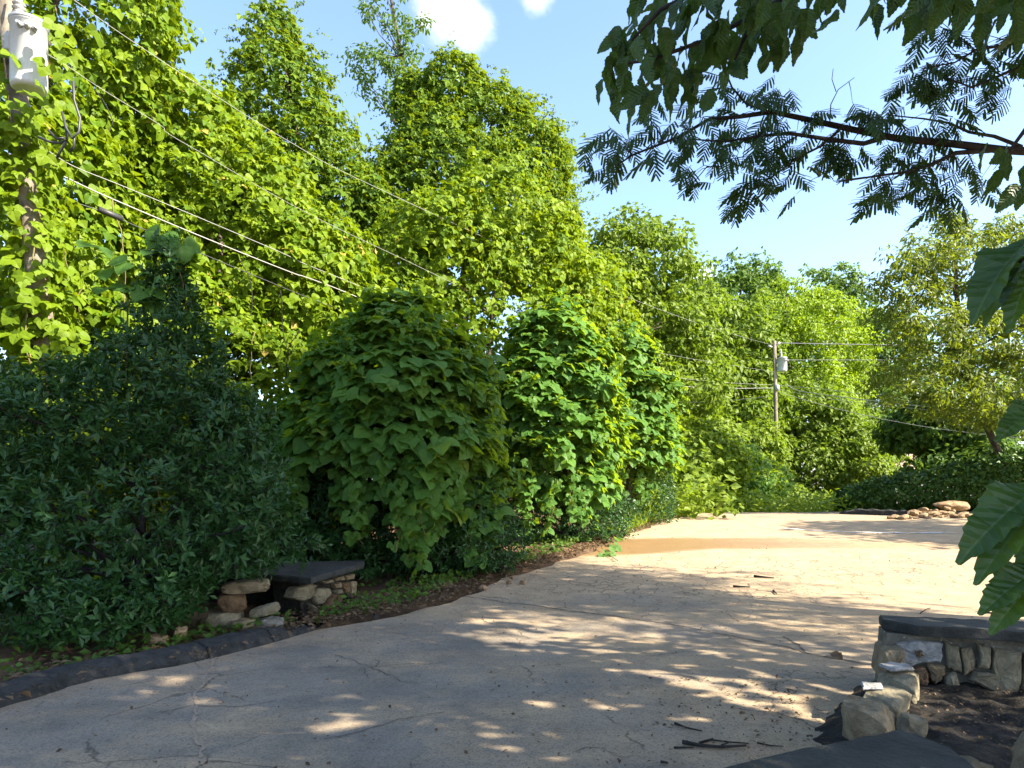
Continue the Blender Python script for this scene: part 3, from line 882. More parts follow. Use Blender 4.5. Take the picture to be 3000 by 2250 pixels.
# --- tall vine-clad trees behind
bl = [B(278, 48, 22, .8, .9, 1.5), B(286, 100, 22, 1.5, 1.4, 1.7), B(256, 150, 22.3, 1.3, 1.4, 1.4), B(315, 165, 22, 1.6, 1.6, 1.9), B(290, 220, 22, 2.6, 2.0, 2.4), B(350, 235, 21.5, 1.9, 1.8, 1.9), B(245, 215, 23, 1.5, 1.6, 1.6), B(380, 290, 21, 2.2, 1.8, 2.2), B(300, 300, 22, 2.4, 1.9, 2.2)]
def tr4(t): trunk_mesh((-6.9, 22.4, .7), (-7.2, 22.3, 15.5), .26, [b[0] for b in bl], 6).build('trunk', M['bark'], t, True)
draped_mass('vine_covered_tree', 'tall pointed tree clad in vines, standing alone against the sky', 'tree', (-6.9, 22.4, .7), bl, KUD3F, .29, M['tree_v'], 104, 12500, 0, trunk=tr4, amp=.24, nscale=1.0, gap=.3, depth=.12, jit=.6, shoots=420, shoot_len=1.3)

bl = [B(455, 90, 24, 1.2, 1.2, 1.2), B(488, 128, 24, 1.5, 1.6, 1.7), B(438, 150, 23.5, 1.5, 1.5, 1.7), B(520, 170, 24, 1.6, 1.7, 2.2), B(470, 200, 23, 2.4, 1.9, 2.2), B(540, 215, 24, 1.3, 1.6, 2.4), B(410, 215, 23.5, 1.7, 1.7, 2.2), B(520, 255, 23.5, 1.9, 1.8, 2.2), B(410, 105, 24.3, .6, .7, 1.3), B(545, 160, 24.6, .8, .9, 1.0), B(545, 265, 24.5, 1.0, 1.3, 2.0)]
def tr5(t): trunk_mesh((-1.4, 24.3, .8), (-1.3, 24.3, 14.5), .28, [b[0] for b in bl], 7).build('trunk', M['bark'], t, True)
draped_mass('vine_covered_tree', 'broad vine-clad tree with rounded shoulders below the white cloud', 'tree', (-1.4, 24.3, .8), bl, KUD3F, .29, M['tree_v'], 105, 13500, 0, trunk=tr5, amp=.24, nscale=1.0, gap=.3, depth=.12, jit=.6, shoots=450, shoot_len=1.3)

clump_tree('slender_tree', 'thin open tree poking bare twigs out above the vines', 'tree', (-3.8, 25.5, .8),
           [B(398, 25, 25.5, 1.2, 1.2, 1.6), B(385, 75, 25.5, 1.3, 1.2, 1.4), B(415, 50, 25.5, .9, .9, 1.3), B(360, 70, 25.5, .4, .4, 1.0), B(408, 100, 25.5, 1.2, 1.2, 1.4)], ELL, .17, M['tree_b'], 106, 90, 34, .34, .13, limbs=26)
clump_tree('leafy_tree', 'dark leafy tree half hidden behind the pointed vine-clad tree', 'tree', (-10.2, 27.5, .8),
           [B(228, 205, 27.5, 2.0, 2, 2.0), B(255, 215, 27.5, 2.2, 2, 2.4), B(240, 280, 27, 3.2, 2, 3), B(330, 290, 27, 3.2, 2, 2.4), B(180, 190, 27, 2.2, 2, 2.4)], QUAD, .26, M['tree_b'], 107, 320, 40, .65, .2)

# --- kudzu mounds at the roadside (over old hollies)
def mound(label, base, blobs, seed, n, parts, size, lower, mat='kudzu', vines=()):
    def under(t):
        sh = np.array(lower)
        p, nn, dp = blob_points([(tuple(b[:3]), tuple(b[3:])) for b in lower], 7000, seed + 3, depth=.16, amp=.16, nscale=.5, low=-.95)
        rr = np.random.default_rng(seed + 4)
        m = p[:, 2] > g(p[:, 0], p[:, 1]) + .06; p, nn = p[m], nn[m]
        nr = norm(nn * .4 + np.array([0, 0, .4]) + rr.normal(size=p.shape) * .7); tp = norm(nn * .8 + rr.normal(size=p.shape) * .7)
        leaf_soup('shrub_foliage', HOL, p, nr, tp, .085 * rr.uniform(.7, 1.3, len(p)), M['holly'], t)
        mb = trunk_mesh(base, (base[0], base[1], base[2] + 3), .09, [(b[0], b[1], b[2] + .4) for b in lower] + [b[0] for b in blobs[:4]], seed)
        mb.build('trunk', M['bark'], t, True)
        # hanging runners with a few leaves each
        for i, (px, py0, py1, Y) in enumerate(vines):
            a, b = at(px, py0, Y), at(px + random.uniform(-10, 10), py1, Y - .15)
            pts = [a.lerp(b, k / 9) + Vector((.05 * math.sin(k * 1.3 + i), .05 * math.cos(k * 1.7 + i), 0)) for k in range(10)]
            mb = MB(); mb.tube(pts, .006, 5); r_ = mb.build('runner', M['vine_stem'], t, True)
            ps = np.array([list(pts[k]) for k in range(0, 9) for _ in range(2)]); ps = ps + np.random.default_rng(i).normal(size=ps.shape) * .05
            rr2 = np.random.default_rng(i + 50)
            nr2 = norm(np.array([.1, -.8, .5]) + rr2.normal(size=ps.shape) * .4); tp2 = norm(np.array([0, -.2, -1]) + rr2.normal(size=ps.shape) * .35)
            leaf_objects('leaf', KUD3, 'kudzu_leaf', ps, nr2, tp2, size * rr2.uniform(.5, .9, len(ps)), M[mat], t)
    return draped_mass('kudzu_mound', label, 'vine', base, blobs, KUD3M, size, M[mat], seed, n, parts, 'kudzu_leaf', KUD3, depth=.11, amp=.2, nscale=.7, up=1.0, jit=.36, trunk=under, sunw=.15, down=.6, low=-.5, shoots=n // 22, shoot_len=.7)

mound('big dark green kudzu mound draped over shrubs beside the stone bench slab', (-1.9, 12.6, .1),
      [B(402, 345, 12.6, 1.05, 1.0, 1.0), B(362, 385, 12.4, 1.0, 1.0, .95), B(438, 385, 12.6, .95, 1.0, .95), B(395, 395, 12.2, 1.35, 1.15, .95), B(345, 425, 12.4, 1.05, 1.0, .95), B(448, 425, 12.6, .90, 1.0, 1.0), B(392, 440, 12.0, 1.45, 1.2, .85), B(308, 445, 12.4, .72, .8, .75), B(290, 485, 12.3, .42, .55, .65), B(468, 470, 12.5, .66, .8, 1.05), B(480, 522, 12.3, .40, .55, .75), B(425, 488, 11.4, .48, .5, .75), B(365, 478, 11.5, .42, .45, .5)],
      201, 3700, 290, .345, [(-1.7, 12.7, 1.0, 1.7, 1.2, 1.2), (-2.9, 12.6, 1.3, 1.2, 1.1, 1.5), (-.9, 12.4, .9, .95, .9, 1.0), (-1.8, 12.8, 2.2, 1.6, 1.0, 1.2)],
      vines=[(400, 480, 552, 10.8), (422, 490, 572, 10.8), (352, 480, 545, 10.9), (440, 480, 535, 11.1), (470, 510, 560, 11.6), (340, 470, 510, 11.3), (412, 480, 545, 11.0), (432, 470, 540, 11.1), (360, 480, 535, 11.2), (455, 470, 510, 11.4), (300, 470, 500, 11.4), (283, 470, 515, 11.2), (418, 500, 560, 10.9), (378, 450, 500, 11.0)])
mound('yellow-green kudzu mound between the big dark mound and the small end mound', (1.2, 16.6, .3),
      [B(555, 345, 16.6, .95, 1.0, .95), B(535, 385, 16.2, .85, 1.0, 1.1), B(580, 390, 16.6, .90, 1.1, 1.2), B(556, 435, 16.1, 1.15, 1.1, 1.3), B(592, 440, 16.7, .72, .9, 1.25), B(602, 395, 16.9, .42, .6, .9), B(585, 485, 16.1, .70, .7, .65), B(530, 480, 15.8, .5, .6, .7)],
      202, 3200, 280, .33, [(1.1, 16.6, 1.3, 1.5, 1.1, 1.3), (2.0, 16.6, 1.0, 1.0, .9, .9), (.3, 16.4, 1.2, 1.0, .9, 1.1)],
      vines=[(520, 470, 540, 15.0), (556, 480, 535, 15.0), (580, 490, 525, 15.2), (545, 460, 515, 15.2), (570, 465, 520, 15.2), (530, 460, 530, 15.0), (590, 470, 505, 15.5), (600, 460, 500, 15.7)])
mound('small bright kudzu mound at the far end of the row, beside the weeds', (3.5, 20.3, .55),
      [B(618, 365, 20.3, 1.15, 1.2, 1.2), B(640, 400, 20.2, 1.1, 1.2, 1.3), B(625, 440, 20.0, 1.3, 1.2, 1.4), B(652, 450, 20.3, .7, 1.0, 1.3)],
      203, 2700, 240, .32, [(3.4, 20.3, 1.5, 1.4, 1.1, 1.3), (3.9, 20.2, 1.2, .9, .9, .9)],
      vines=[(640, 470, 505, 19.0), (625, 470, 510, 18.9), (655, 465, 500, 19.4)])

# --- hollies
def holly(label, base, blobs, seed, n, parts, size, trunk_h, jit=.75):
    t = thing('holly_shrub', label, 'shrub', base)
    rr = np.random.default_rng(seed)
    # sprigs: short twigs with a whorl of leaves
    ns = n // 9
    p, nn, dp = blob_points(blobs, ns, seed, depth=.16, amp=.20, nscale=.45, low=-.9, inside=.75)
    m = p[:, 2] > g(p[:, 0], p[:, 1]) + .12; p, nn, dp = p[m], nn[m], dp[m]
    ax = norm(nn * .8 + np.array([0, 0, .55]) + rr.normal(size=p.shape) * .45)
    per = 9
    k = np.repeat(np.arange(len(p)), per); j = np.tile(np.arange(per), len(p))
    a1 = norm(np.cross(ax, rr.normal(size=ax.shape))); a2 = np.cross(ax, a1)
    th = j * 2.4 + rr.uniform(0, 6.28, len(p))[k]
    rad = a1[k] * np.cos(th)[:, None] + a2[k] * np.sin(th)[:, None]
    along = (j / per)[:, None] * .16 * rr.uniform(.7, 1.4, len(p))[k][:, None]
    pos = p[k] - ax[k] * .1 + ax[k] * along
    tip = norm(rad + ax[k] * .7); nr = norm(ax[k] * .9 - rad * .45 + rr.normal(size=pos.shape) * .25)
    sz = size * rr.uniform(.65, 1.25, len(pos))
    if parts:
        s = split_near(pos, nr, sz, parts, dp[k]); leaf_objects('leaf', HOL, 'holly_leaf', pos[s], nr[s], tip[s], sz[s] * 1.1, M['holly'], t)
        pos, nr, tip, sz = (a[~s] for a in (pos, nr, tip, sz))
    leaf_soup('foliage', HOL, pos, nr, tip, sz, M['holly'], t)
    idx = rr.choice(len(p), 40, replace=False)
    trunk_mesh(base, (base[0] + .1, base[1], base[2] + trunk_h), .045, [tuple(p[i]) for i in idx], seed, .03, .012).build('trunk', M['twig'], t, True)
    return t
holly('large glossy holly shrub with pointed top overhanging the dark kerb', (-4.45, 8.2, .05),
      [((-4.05, 8.1, 3.55), (.42, .4, .75)), ((-4.15, 8.2, 2.9), (.88, .8, .70)), ((-4.9, 8.2, 2.5), (1.4, 1.0, .75)), ((-3.6, 8.2, 2.15), (.95, .8, .8)), ((-5.7, 8.3, 2.2), (1.0, .9, .8)), ((-4.4, 8.1, 1.45), (1.9, 1.05, .95)), ((-3.5, 8.3, 1.35), (.62, .6, .72)), ((-4.65, 7.7, .75), (1.35, .75, .6)), ((-5.6, 8.0, .9), (1.2, .9, .7)), ((-3.95, 7.6, .58), (.55, .5, .42)), ((-4.05, 8.1, 4.25), (.22, .22, .45)), ((-5.2, 6.9, .45), (1.1, .5, .40)), ((-4.5, 7.05, .40), (.75, .45, .34)), ((-5.9, 6.5, .4), (.8, .45, .36))],
      301, 36000, 300, .104, 3.9)
holly('dark holly shrub under the big kudzu mound, right of the bench slab', (-.75, 12.0, .1),
      [((-.85, 12.0, 1.0), (.85, .7, .95)), ((-.35, 12.2, .75), (.6, .6, .65)), ((-1.3, 11.7, .6), (.6, .5, .5))], 302, 7000, 120, .08, 1.6)
holly('low holly shrub beneath the yellow-green kudzu mound beside the dirt verge', (1.5, 15.9, .25),
      [((1.2, 16.0, 1.0), (.9, .7, .8)), ((1.9, 16.2, .85), (.8, .7, .65)), ((.5, 15.8, .95), (.7, .6, .7))], 303, 7000, 80, .08, 1.5)

holly('shaded holly thicket behind the broad bench slab', (-3.3, 12.2, .1),
      [((-3.2, 12.1, 1.1), (1.4, .7, 1.1)), ((-4.6, 12.0, 1.2), (1.3, .7, 1.2)), ((-2.2, 12.2, .8), (1.2, .6, .9)), ((-3.6, 11.4, .5), (1.4, .5, .5)), ((-1.6, 11.9, .4), (1.0, .4, .5))], 304, 19000, 0, .115, 1.8)
# ------------------------------------------------------------------ far trees
clump_tree('leafy_tree', 'mid green rounded tree rising behind the small end kudzu mound', 'tree', (5.4, 31, -.4),
           [B(610, 275, 31, 1.9, 1.9, 2.0), B(640, 262, 31.5, 2.0, 2, 2.0), B(665, 300, 31, 1.9, 2, 2.4), B(620, 330, 30.5, 2.4, 2, 2.6), B(665, 370, 31, 2.2, 2, 2.8), B(625, 400, 30, 2.6, 2, 2.8), B(690, 330, 32, 1.0, 1.2, 1.8)], QUAD, .28, M['tree_a'], 401, 440, 46, .60, .25)
FT = [
 ('leafy_tree', 'bushy green tree just left of the far utility pole', (9.5, 43, -1), [B(700, 330, 43, 2.6, 2, 3), B(735, 345, 42, 2.6, 2, 3.2), B(715, 400, 41, 3.4, 2, 3.4), B(750, 400, 42.5, 2.2, 2, 3), B(690, 380, 40, 2.4, 2, 3)], QUAD, .34, 'tree_a', 420, 49),
 ('leafy_tree', 'tall green tree with a rounded top behind the small white cloud', (15.5, 56, -1.6), [B(715, 310, 56, 3, 2.5, 3), B(745, 297, 57, 3, 2.5, 3.2), B(735, 340, 55, 3.5, 2.5, 4), B(700, 350, 54, 3, 2.5, 4)], QUAD, .37, 'tree_b', 258, 49),
 ('leafy_tree', 'tree with a single tall leafy spike showing above its neighbours', (20, 60, -1.8), [B(762, 285, 60, 1.1, 1.1, 2.2), B(755, 325, 60, 3, 2.5, 2.8), B(780, 320, 60, 2.4, 2.5, 2.8), B(768, 370, 59, 4, 2.5, 4)], QUAD, .37, 'tree_b', 242, 49),
 ('locust_tree', 'bright yellow-green feathery tree behind and right of the far pole', (21.5, 53, -1.4), [B(790, 312, 53, 2.8, 2.2, 2.2), B(822, 322, 53, 2.8, 2.2, 2.4), B(800, 350, 52, 3.4, 2.4, 2.6), B(838, 355, 52.5, 2.6, 2.2, 2.6), B(812, 395, 51.5, 3.4, 2.4, 2.6), B(845, 385, 53, 1.8, 2, 2)], QUAD, .26, 'tree_y', 452, 49),
 ('leafy_tree', 'dark green tree in the gap between yellow-green tree and olive tree', (29, 66, -1.8), [B(832, 300, 66, 3, 2.5, 3.2), B(850, 310, 66, 3.2, 2.5, 3), B(870, 335, 66, 3, 2.5, 3.4), B(890, 345, 64, 3, 2.5, 3.4), B(860, 380, 64, 4.4, 2.5, 5)], QUAD, .38, 'tree_b', 290, 45),
 ('ivy_covered_tree', 'dark vine-hung tree directly right of the far pole foot', (16.9, 44, -1), [B(800, 420, 44, 2.2, 2, 2.2), B(830, 430, 44, 2.4, 2, 2.2), B(815, 465, 43.5, 3, 2, 2.4), B(850, 470, 43, 2.2, 2, 2.2), B(795, 480, 43, 2.2, 2, 1.8)], QUAD, .32, 'tree_a', 356, 49),
 ('leafy_tree', 'layered green tree above the left end of the hedge', (24, 47, -1.3), [B(850, 435, 47, 2.2, 2, 1.8), B(876, 445, 47, 1.8, 2, 1.4), B(862, 470, 46, 2.2, 2, 1.2)], QUAD, .32, 'tree_a', 258, 49),
 ('leafy_tree', 'light green maple standing behind the hedge near the brown roof', (23, 37, -.5), [B(935, 425, 37, 2.1, 2, 1.5), B(960, 440, 36.5, 1.8, 2, 1.5), B(915, 435, 37.5, 1.3, 1.6, 1.2), B(955, 468, 35.5, 2.3, 1.6, .9), B(985, 460, 35, 1.6, 1.6, 1.2)], QUAD, .32, 'tree_b', 290, 45),
 ('leafy_tree', 'dark tree in deep shade behind the hedge at its tall end', (43, 66, -1.8), [B(1000, 430, 66, 5, 2.5, 5), B(965, 400, 68, 5, 2.5, 5), B(1040, 410, 64, 5, 2.5, 6), B(905, 400, 70, 4, 2.4, 5), B(940, 440, 66, 5, 2.5, 4)], QUAD, .36, 'tree_b', 275, 45),
 ('leafy_tree', 'dense green tree between the end kudzu mound and the far pole', (6.6, 36, -.7), [B(680, 420, 36, 2, 2, 2.4), B(700, 450, 35, 1.9, 1.8, 1.8), B(745, 455, 38, 2.2, 2, 1.6)], QUAD, .32, 'tree_a', 258, 49),
 ('leafy_tree', 'tree crowns closing the view far behind the yellow-green tree', (34, 80, -2), [B(740, 330, 84, 8, 3, 6), B(830, 345, 84, 9, 3, 6), B(900, 360, 82, 8, 3, 6), B(960, 375, 80, 9, 3, 7), B(660, 370, 84, 9, 3, 7), B(882, 405, 74, 5, 3, 5), B(800, 420, 82, 14, 3, 6), B(920, 430, 80, 12, 3, 6)], QUAD, .6, 'tree_b', 566, 36),
]
for i, (nm, lb, base, bl, T, s, mt, ncl, per) in enumerate(FT):
    clump_tree(nm, lb, 'tree', base, bl, T, s, M[mt], 420 + i, ncl, per, .62 if i < 10 else 1.2, .2, group=None)
# olive tree on the right, lit from behind
clump_tree('honey_locust', 'olive backlit tree with arching bare limbs behind the right hedge', 'tree', (18.2, 24.5, .9),
           [B(905, 290, 24, 1.1, 1.2, 1.3), B(945, 275, 24.5, 1.5, 1.5, 1.6), B(985, 262, 25, 1.6, 1.5, 1.5), B(1020, 270, 25, 1.8, 1.5, 2.0), B(925, 340, 23.5, 1.7, 1.5, 1.4), B(965, 345, 24, 1.8, 1.5, 1.4), B(1010, 350, 24, 2.0, 1.6, 1.6), B(915, 385, 23.5, 1.3, 1.3, .9), B(960, 400, 23.5, 1.8, 1.5, 1.0), B(1010, 410, 24, 2.0, 1.5, 1.2), B(1070, 300, 25, 2.4, 2.0, 3.0), B(1100, 380, 25, 2.4, 2.0, 2.6), B(950, 225, 25, .45, .45, .8)],
           (ELL_NARROW[0], ELL_NARROW[1]), .235, M['tree_o'], 450, 580, 50, .48, .14, limbs=20, up=.3, flat=.45)

clump_tree('leafy_tree', 'roadside tree beyond the right wall whose shadow falls on the crest', 'tree', (19.5, 13.5, .8),
           [((19, 13.5, 6.5), (2.6, 2.2, 2.0)), ((20.5, 14.5, 8.5), (2.6, 2.4, 2.2)), ((18.2, 14.6, 4.6), (1.6, 1.5, 1.0))], QUAD, .32, M['tree_b'], 455, 150, 40, .6, .2)
# --- hedge on the right
ht = thing('hedge', 'clipped dark green hedge running behind the rubble stones at the road crest', 'hedge', (14.2, 24, .9))
hb = []
for t in np.linspace(0, 1, 12):
    x = 13.45 + (19.5 - 13.45) * t; y = 26.5 - 6.5 * t; z0 = gz(x, y)
    top = CAM_Z + (HOR - (487 - 36 * min(1, t * 1.6))) / FPX * y
    hb.append(((x, y, (z0 + top) / 2), (1.0, 1.0, (top - z0) / 2 + .12)))
p, nn, dp = blob_points(hb, 28000, 460, depth=.08, amp=.09, nscale=.5, low=-.95, inside=.92)
m = p[:, 2] > g(p[:, 0], p[:, 1]) + .03; p, nn = p[m], nn[m]
rr = np.random.default_rng(3)
leaf_soup('foliage', QUAD, p, norm(nn * .8 + np.array([0, 0, .45]) + rr.normal(size=p.shape) * .6), norm(nn + np.array([0, 0, .4]) + rr.normal(size=p.shape) * .6), .15 * rr.uniform(.7, 1.3, len(p)), M['hedge'], ht)
for b in hb[::2]:
    mb = MB(); mb.tube([(b[0][0], b[0][1], gz(b[0][0], b[0][1]) - .05), (b[0][0] + .1, b[0][1], b[0][2]), (b[0][0], b[0][1], b[0][2] + b[1][2] * .7)], [.05, .04, .015], 6); mb.build('stem', M['bark'], ht, True)

# --- weeds on the bank beyond the mounds, and roadside grass
def weeds(name, label, cat, n, area, seed, T, size, mat, h=(.2, .9), up=.5, kind='stuff'):
    rr = np.random.default_rng(seed)
    P_ = area(rr, n); z0 = ground_z(P_[:, 0], P_[:, 1])
    hh = rr.uniform(h[0], h[1], len(P_)) * (0.75 + .35 * noise3(np.stack([P_[:, 0], P_[:, 1], z0 * 0], -1), 1.3, 31))
    pos = np.stack([P_[:, 0], P_[:, 1], z0 + np.abs(hh)], -1)
    d = norm(rr.normal(size=pos.shape) * np.array([1, 1, .2]))
    nr = norm(np.array([0, -.25, .8]) + rr.normal(size=pos.shape) * up); tip = norm(d + np.array([0, 0, -.25]))
    o = leaf_soup(name, T, pos, nr, tip, size * rr.uniform(.6, 1.3, len(pos)), mat, None)
    return tag(o, label, cat, kind='stuff')
def bank_area(rr, n):
    y = rr.uniform(20.5, 40, n); x = edge_x(y) - np.abs(rr.normal(size=n)) * (1.0 + .12 * (y - 20)) - .1 + .05 * (y - 20)
    return np.stack([x, y], -1)
weeds('weeds', 'sunlit yellow-green weeds covering the bank beyond the kudzu mounds', 'weeds', 9000, bank_area, 5, QUAD, .20, M['weed'], (.05, 1.1))
weeds('weeds', 'feathery sumac fronds growing out of the roadside bank', 'weeds', 650, bank_area, 6, PINN, .65, M['weed'], (.4, 1.5))
def crest_area(rr, n):
    y = rr.uniform(25.5, 44, n); x = 7.5 + (y - 25) * .32 + rr.uniform(0, 6.5, n)
    return np.stack([x, y], -1)
weeds('grass', 'green grass and weeds filling the dip past the road crest', 'grass', 9000, crest_area, 7, ELL_NARROW, .30, M['weed'], (.05, 1.0))
def blade_grass(name, label, area, n, seed, size):
    rr = np.random.default_rng(seed); P_ = area(rr, n); z0 = ground_z(P_[:, 0], P_[:, 1])
    pos = np.stack([P_[:, 0], P_[:, 1], z0], -1)
    tip = norm(np.array([0, 0, 1]) + rr.normal(size=pos.shape) * np.array([.45, .45, .1])); nr = norm(rr.normal(size=pos.shape) + np.array([0, 0, .2]))
    return tag(leaf_soup(name, tmpl_fold(.07, .2, 4, .35), pos, nr, tip, size * rr.uniform(.5, 1.2, n), M['weed'], None), label, 'grass', kind='stuff')
def verge_area(rr, n):
    y = rr.uniform(17, 25, n); return np.stack([edge_x(y) - rr.exponential(.35, n) - .15, y], -1)
blade_grass('grass', 'bright grass fringe along the verge under the end mounds', verge_area, 3500, 8, .30)
def back_area(rr, n):
    return np.stack([rr.uniform(-8.0, -4.9, n), rr.uniform(9.2, 11.2, n)], -1)
weeds('weeds', 'low sunlit weeds seen through the bottom of the large holly', 'weeds', 3500, back_area, 9, QUAD, .12, M['weed'], (.03, .45))
def gap_area(rr, n):
    return np.stack([rr.uniform(-3.5, 7.0, n), rr.uniform(21, 30, n)], -1)
weeds('undergrowth', 'tangled undergrowth filling the ground behind the kudzu mounds', 'undergrowth', 6000, gap_area, 10, QUAD, .30, M['tree_a'], (.2, 3.2))
def verge_low(rr, n):
    y = rr.uniform(6, 21, n); return np.stack([edge_x(y) - .45 - rr.exponential(.5, n), y], -1)
weeds('groundcover', 'thin creeping groundcover over the dirt between kerb and mounds', 'groundcover', 3600, verge_low, 13, QUAD, .09, M['tree_b'], (.06, .22))
# shrubs on the bank
for i, (lb, px, py, Y, r, mt) in enumerate((('vine-wrapped bush on the bank behind the end kudzu mound', 690, 445, 28, 1.5, 'vine'), ('rounded leafy bush below the wires at the bank top', 725, 468, 30, 1.7, 'kudzu'), ('low spreading bush beside the grassy dip', 760, 490, 33, 1.5, 'tree_a'))):
    c = at(px, py, Y)
    draped_mass('bush', lb, 'shrub', (c.x, c.y, float(ground_z(np.array(c.x), np.array(c.y)))), [((c.x, c.y, c.z), (r, r, r * .8)), ((c.x - r * .8, c.y + .3, c.z - .5), (r * .8, r * .8, r * .8)), ((c.x + r * .8, c.y, c.z - .7), (r * .8, r * .8, r * .7)), ((c.x, c.y, c.z - 1.2), (r * 1.2, r, r))], KUD3L, .27, M[mt], 480 + i, 2600, 0,
                trunk=lambda t, c=c: trunk_mesh((c.x, c.y, gz(c.x, c.y) - .2), (c.x, c.y, c.z + .5), .06, [(c.x + .8, c.y, c.z), (c.x - .8, c.y, c.z)], 3).build('trunk', M['bark'], t, True))

# ------------------------------------------------------------------ utility poles and wires
def transformer(t, c, r, h, lean):
    tk = MB().lathe(c, [(r * .80, 0), (r * .97, .03), (r, .06), (r, h - .05), (r * 1.06, h - .045), (r * 1.06, h), (r * .9, h + .03), (r * .3, h + .055)], 28).build('transformer', M['tank'], t, True)
    MB().lathe((c[0], c[1], c[2] + h - .03), [(r * 1.07, 0), (r * 1.09, .02), (r * 1.07, .045)], 28).build('lid_band', M['steel'], tk, True)
    bz = c[2] + h + .05
    MB().lathe((c[0] - r * .45, c[1] - .05, bz), [(.05, 0), (.05, .04), (.085, .05), (.05, .08), (.05, .11), (.085, .12), (.05, .15), (.05, .17), (.08, .18), (.045, .21), (.03, .30), (.03, .42), (.012, .43)], 16).build('bushing', M['porcelain'], tk, True)
    for k, a in enumerate((-40, -60, -80)):
        w = R(a); d = Vector((math.cos(w), math.sin(w), 0))
        MB().lathe(Vector((c[0], c[1], c[2] + h - .16)) + d * r * .98, [(.035, 0), (.035, .05), (.022, .055), (.022, .10)], 10, axis=d).build('terminal', M['steel'], tk, True)
    MB().box((c[0] - r * 1.0, c[1] + .06, c[2] + h * .75), (.12, .1, .08)).build('bracket', M['steel'], tk)
    MB().box((c[0] - r * 1.0, c[1] + .06, c[2] + h * .25), (.12, .1, .08)).build('bracket', M['steel'], tk)
    return tk
tb, tt = at(66, 470, 9.9), at(8, 0, 9.6)
base = Vector((tb.x + .12, tb.y, -.1)); top = tt + (tt - tb) * .12
pt = thing('utility_pole', 'weathered wooden utility pole carrying a large pale transformer, wrapped in kudzu', 'utility pole', tuple(base))
MB().tube([base, base.lerp(top, .5), top], [.16, .14, .12], 14).build('pole', M['pole'], pt, True)
tc0 = at(29, 91, 9.3)
NEARC = tc0
transformer(pt, (tc0.x, tc0.y, tc0.z), .215, .90, 0)
MB().lathe(at(9, 32, 9.3), [(.02, -.32), (.045, -.3), (.05, -.27), (.075, -.26), (.05, -.22), (.075, -.2), (.05, -.16), (.075, -.14), (.05, -.1), (.075, -.08), (.05, -.04), (.03, 0)], 14).build('insulator', M['porcelain'], pt, True)
MB().tube([at(9, 50, 9.3), at(16, 66, 9.3), at(19, 80, 9.35)], .022, 8).build('fuse_arm', M['steel'], pt, True)
MB().tube([at(9, 20, 9.3), at(16, 4, 9.35), at(15, -12, 9.4)], .012, 6).build('jumper_wire', M['cable'], pt, True)
for l in ([(73, 80), (74, 100), (80, 118), (79, 132), (72, 138), (66, 128), (62, 112)], [(38, 137), (50, 142), (60, 143), (67, 140), (66, 128)], [(48, 130), (57, 139), (64, 138)], [(74, 136), (74, 146), (70, 152)], [(66, 142), (60, 152), (57, 158)]):
    MB().tube([at(a, b, 9.25 + .05 * math.sin(i)) for i, (a, b) in enumerate(l)], .017, 7).build('cable_loop', M['cable'], pt, True)
MB().tube([at(29, 210, 9.72), at(27, 270, 9.72), at(26, 330, 9.72)], .032, 8).build('riser_pipe', M['steel'], pt, True)
# kudzu climbing the pole
rr = np.random.default_rng(77); n = 1150
hz = rr.uniform(.3, 8.4, n); f = (hz - base.z) / (top.z - base.z)
c = np.array(base)[None] + (np.array(top) - np.array(base))[None] * f[:, None]
th = rr.uniform(0, 6.28, n); rad = .18 + rr.exponential(.16, n)
pos = c + np.stack([np.cos(th) * rad, np.sin(th) * rad, 0 * th], -1)
px_ = 512 + FPX * pos[:, 0] / pos[:, 1]; py_ = HOR - FPX * (pos[:, 2] - CAM_Z) / pos[:, 1]
ok = ~((np.abs(pos[:, 0] - tc0.x) < .3) & (pos[:, 2] > tc0.z - .15) & (pos[:, 1] < 9.9)) & ~((pos[:, 2] > tc0.z) & (rr.uniform(size=n) > .25))
pos, th = pos[ok], th[ok]
kt = thing('pole_vine', 'kudzu vine climbing the near transformer pole', 'vine', (base.x, base.y, 0))
nn = np.stack([np.cos(th), np.sin(th), 0 * th], -1); nr, tip = drape(nn, 7)
leaf_objects('leaf', KUD3, 'vine_leaf', pos, nr, tip, .235 * rr.uniform(.6, 1.2, len(pos)), M['vine'], kt)
stems(kt, [((base.x + .2, base.y - .15, 0), (top.x + .5, top.y - .1, 5.2)), ((base.x - .1, base.y - .2, 0), (top.x + .5, top.y - .15, 4.2))], .018)
ex = np.array([list(at(a, b, 9.0 + .1 * (i % 3))) for i, (a, b) in enumerate(((10, 52), (62, 38), (70, 55), (58, 22), (48, 62), (50, 100), (30, 92), (66, 72), (70, 30), (12, 100)))])
nr = norm(np.array([.4, -.6, .5]) + rr.normal(size=ex.shape) * .3); tip = norm(np.array([0, -.1, -1]) + rr.normal(size=ex.shape) * .4)
leaf_objects('leaf', KUD3, 'vine_leaf', ex, nr, tip, np.full(len(ex), .28), M['vine'], kt)

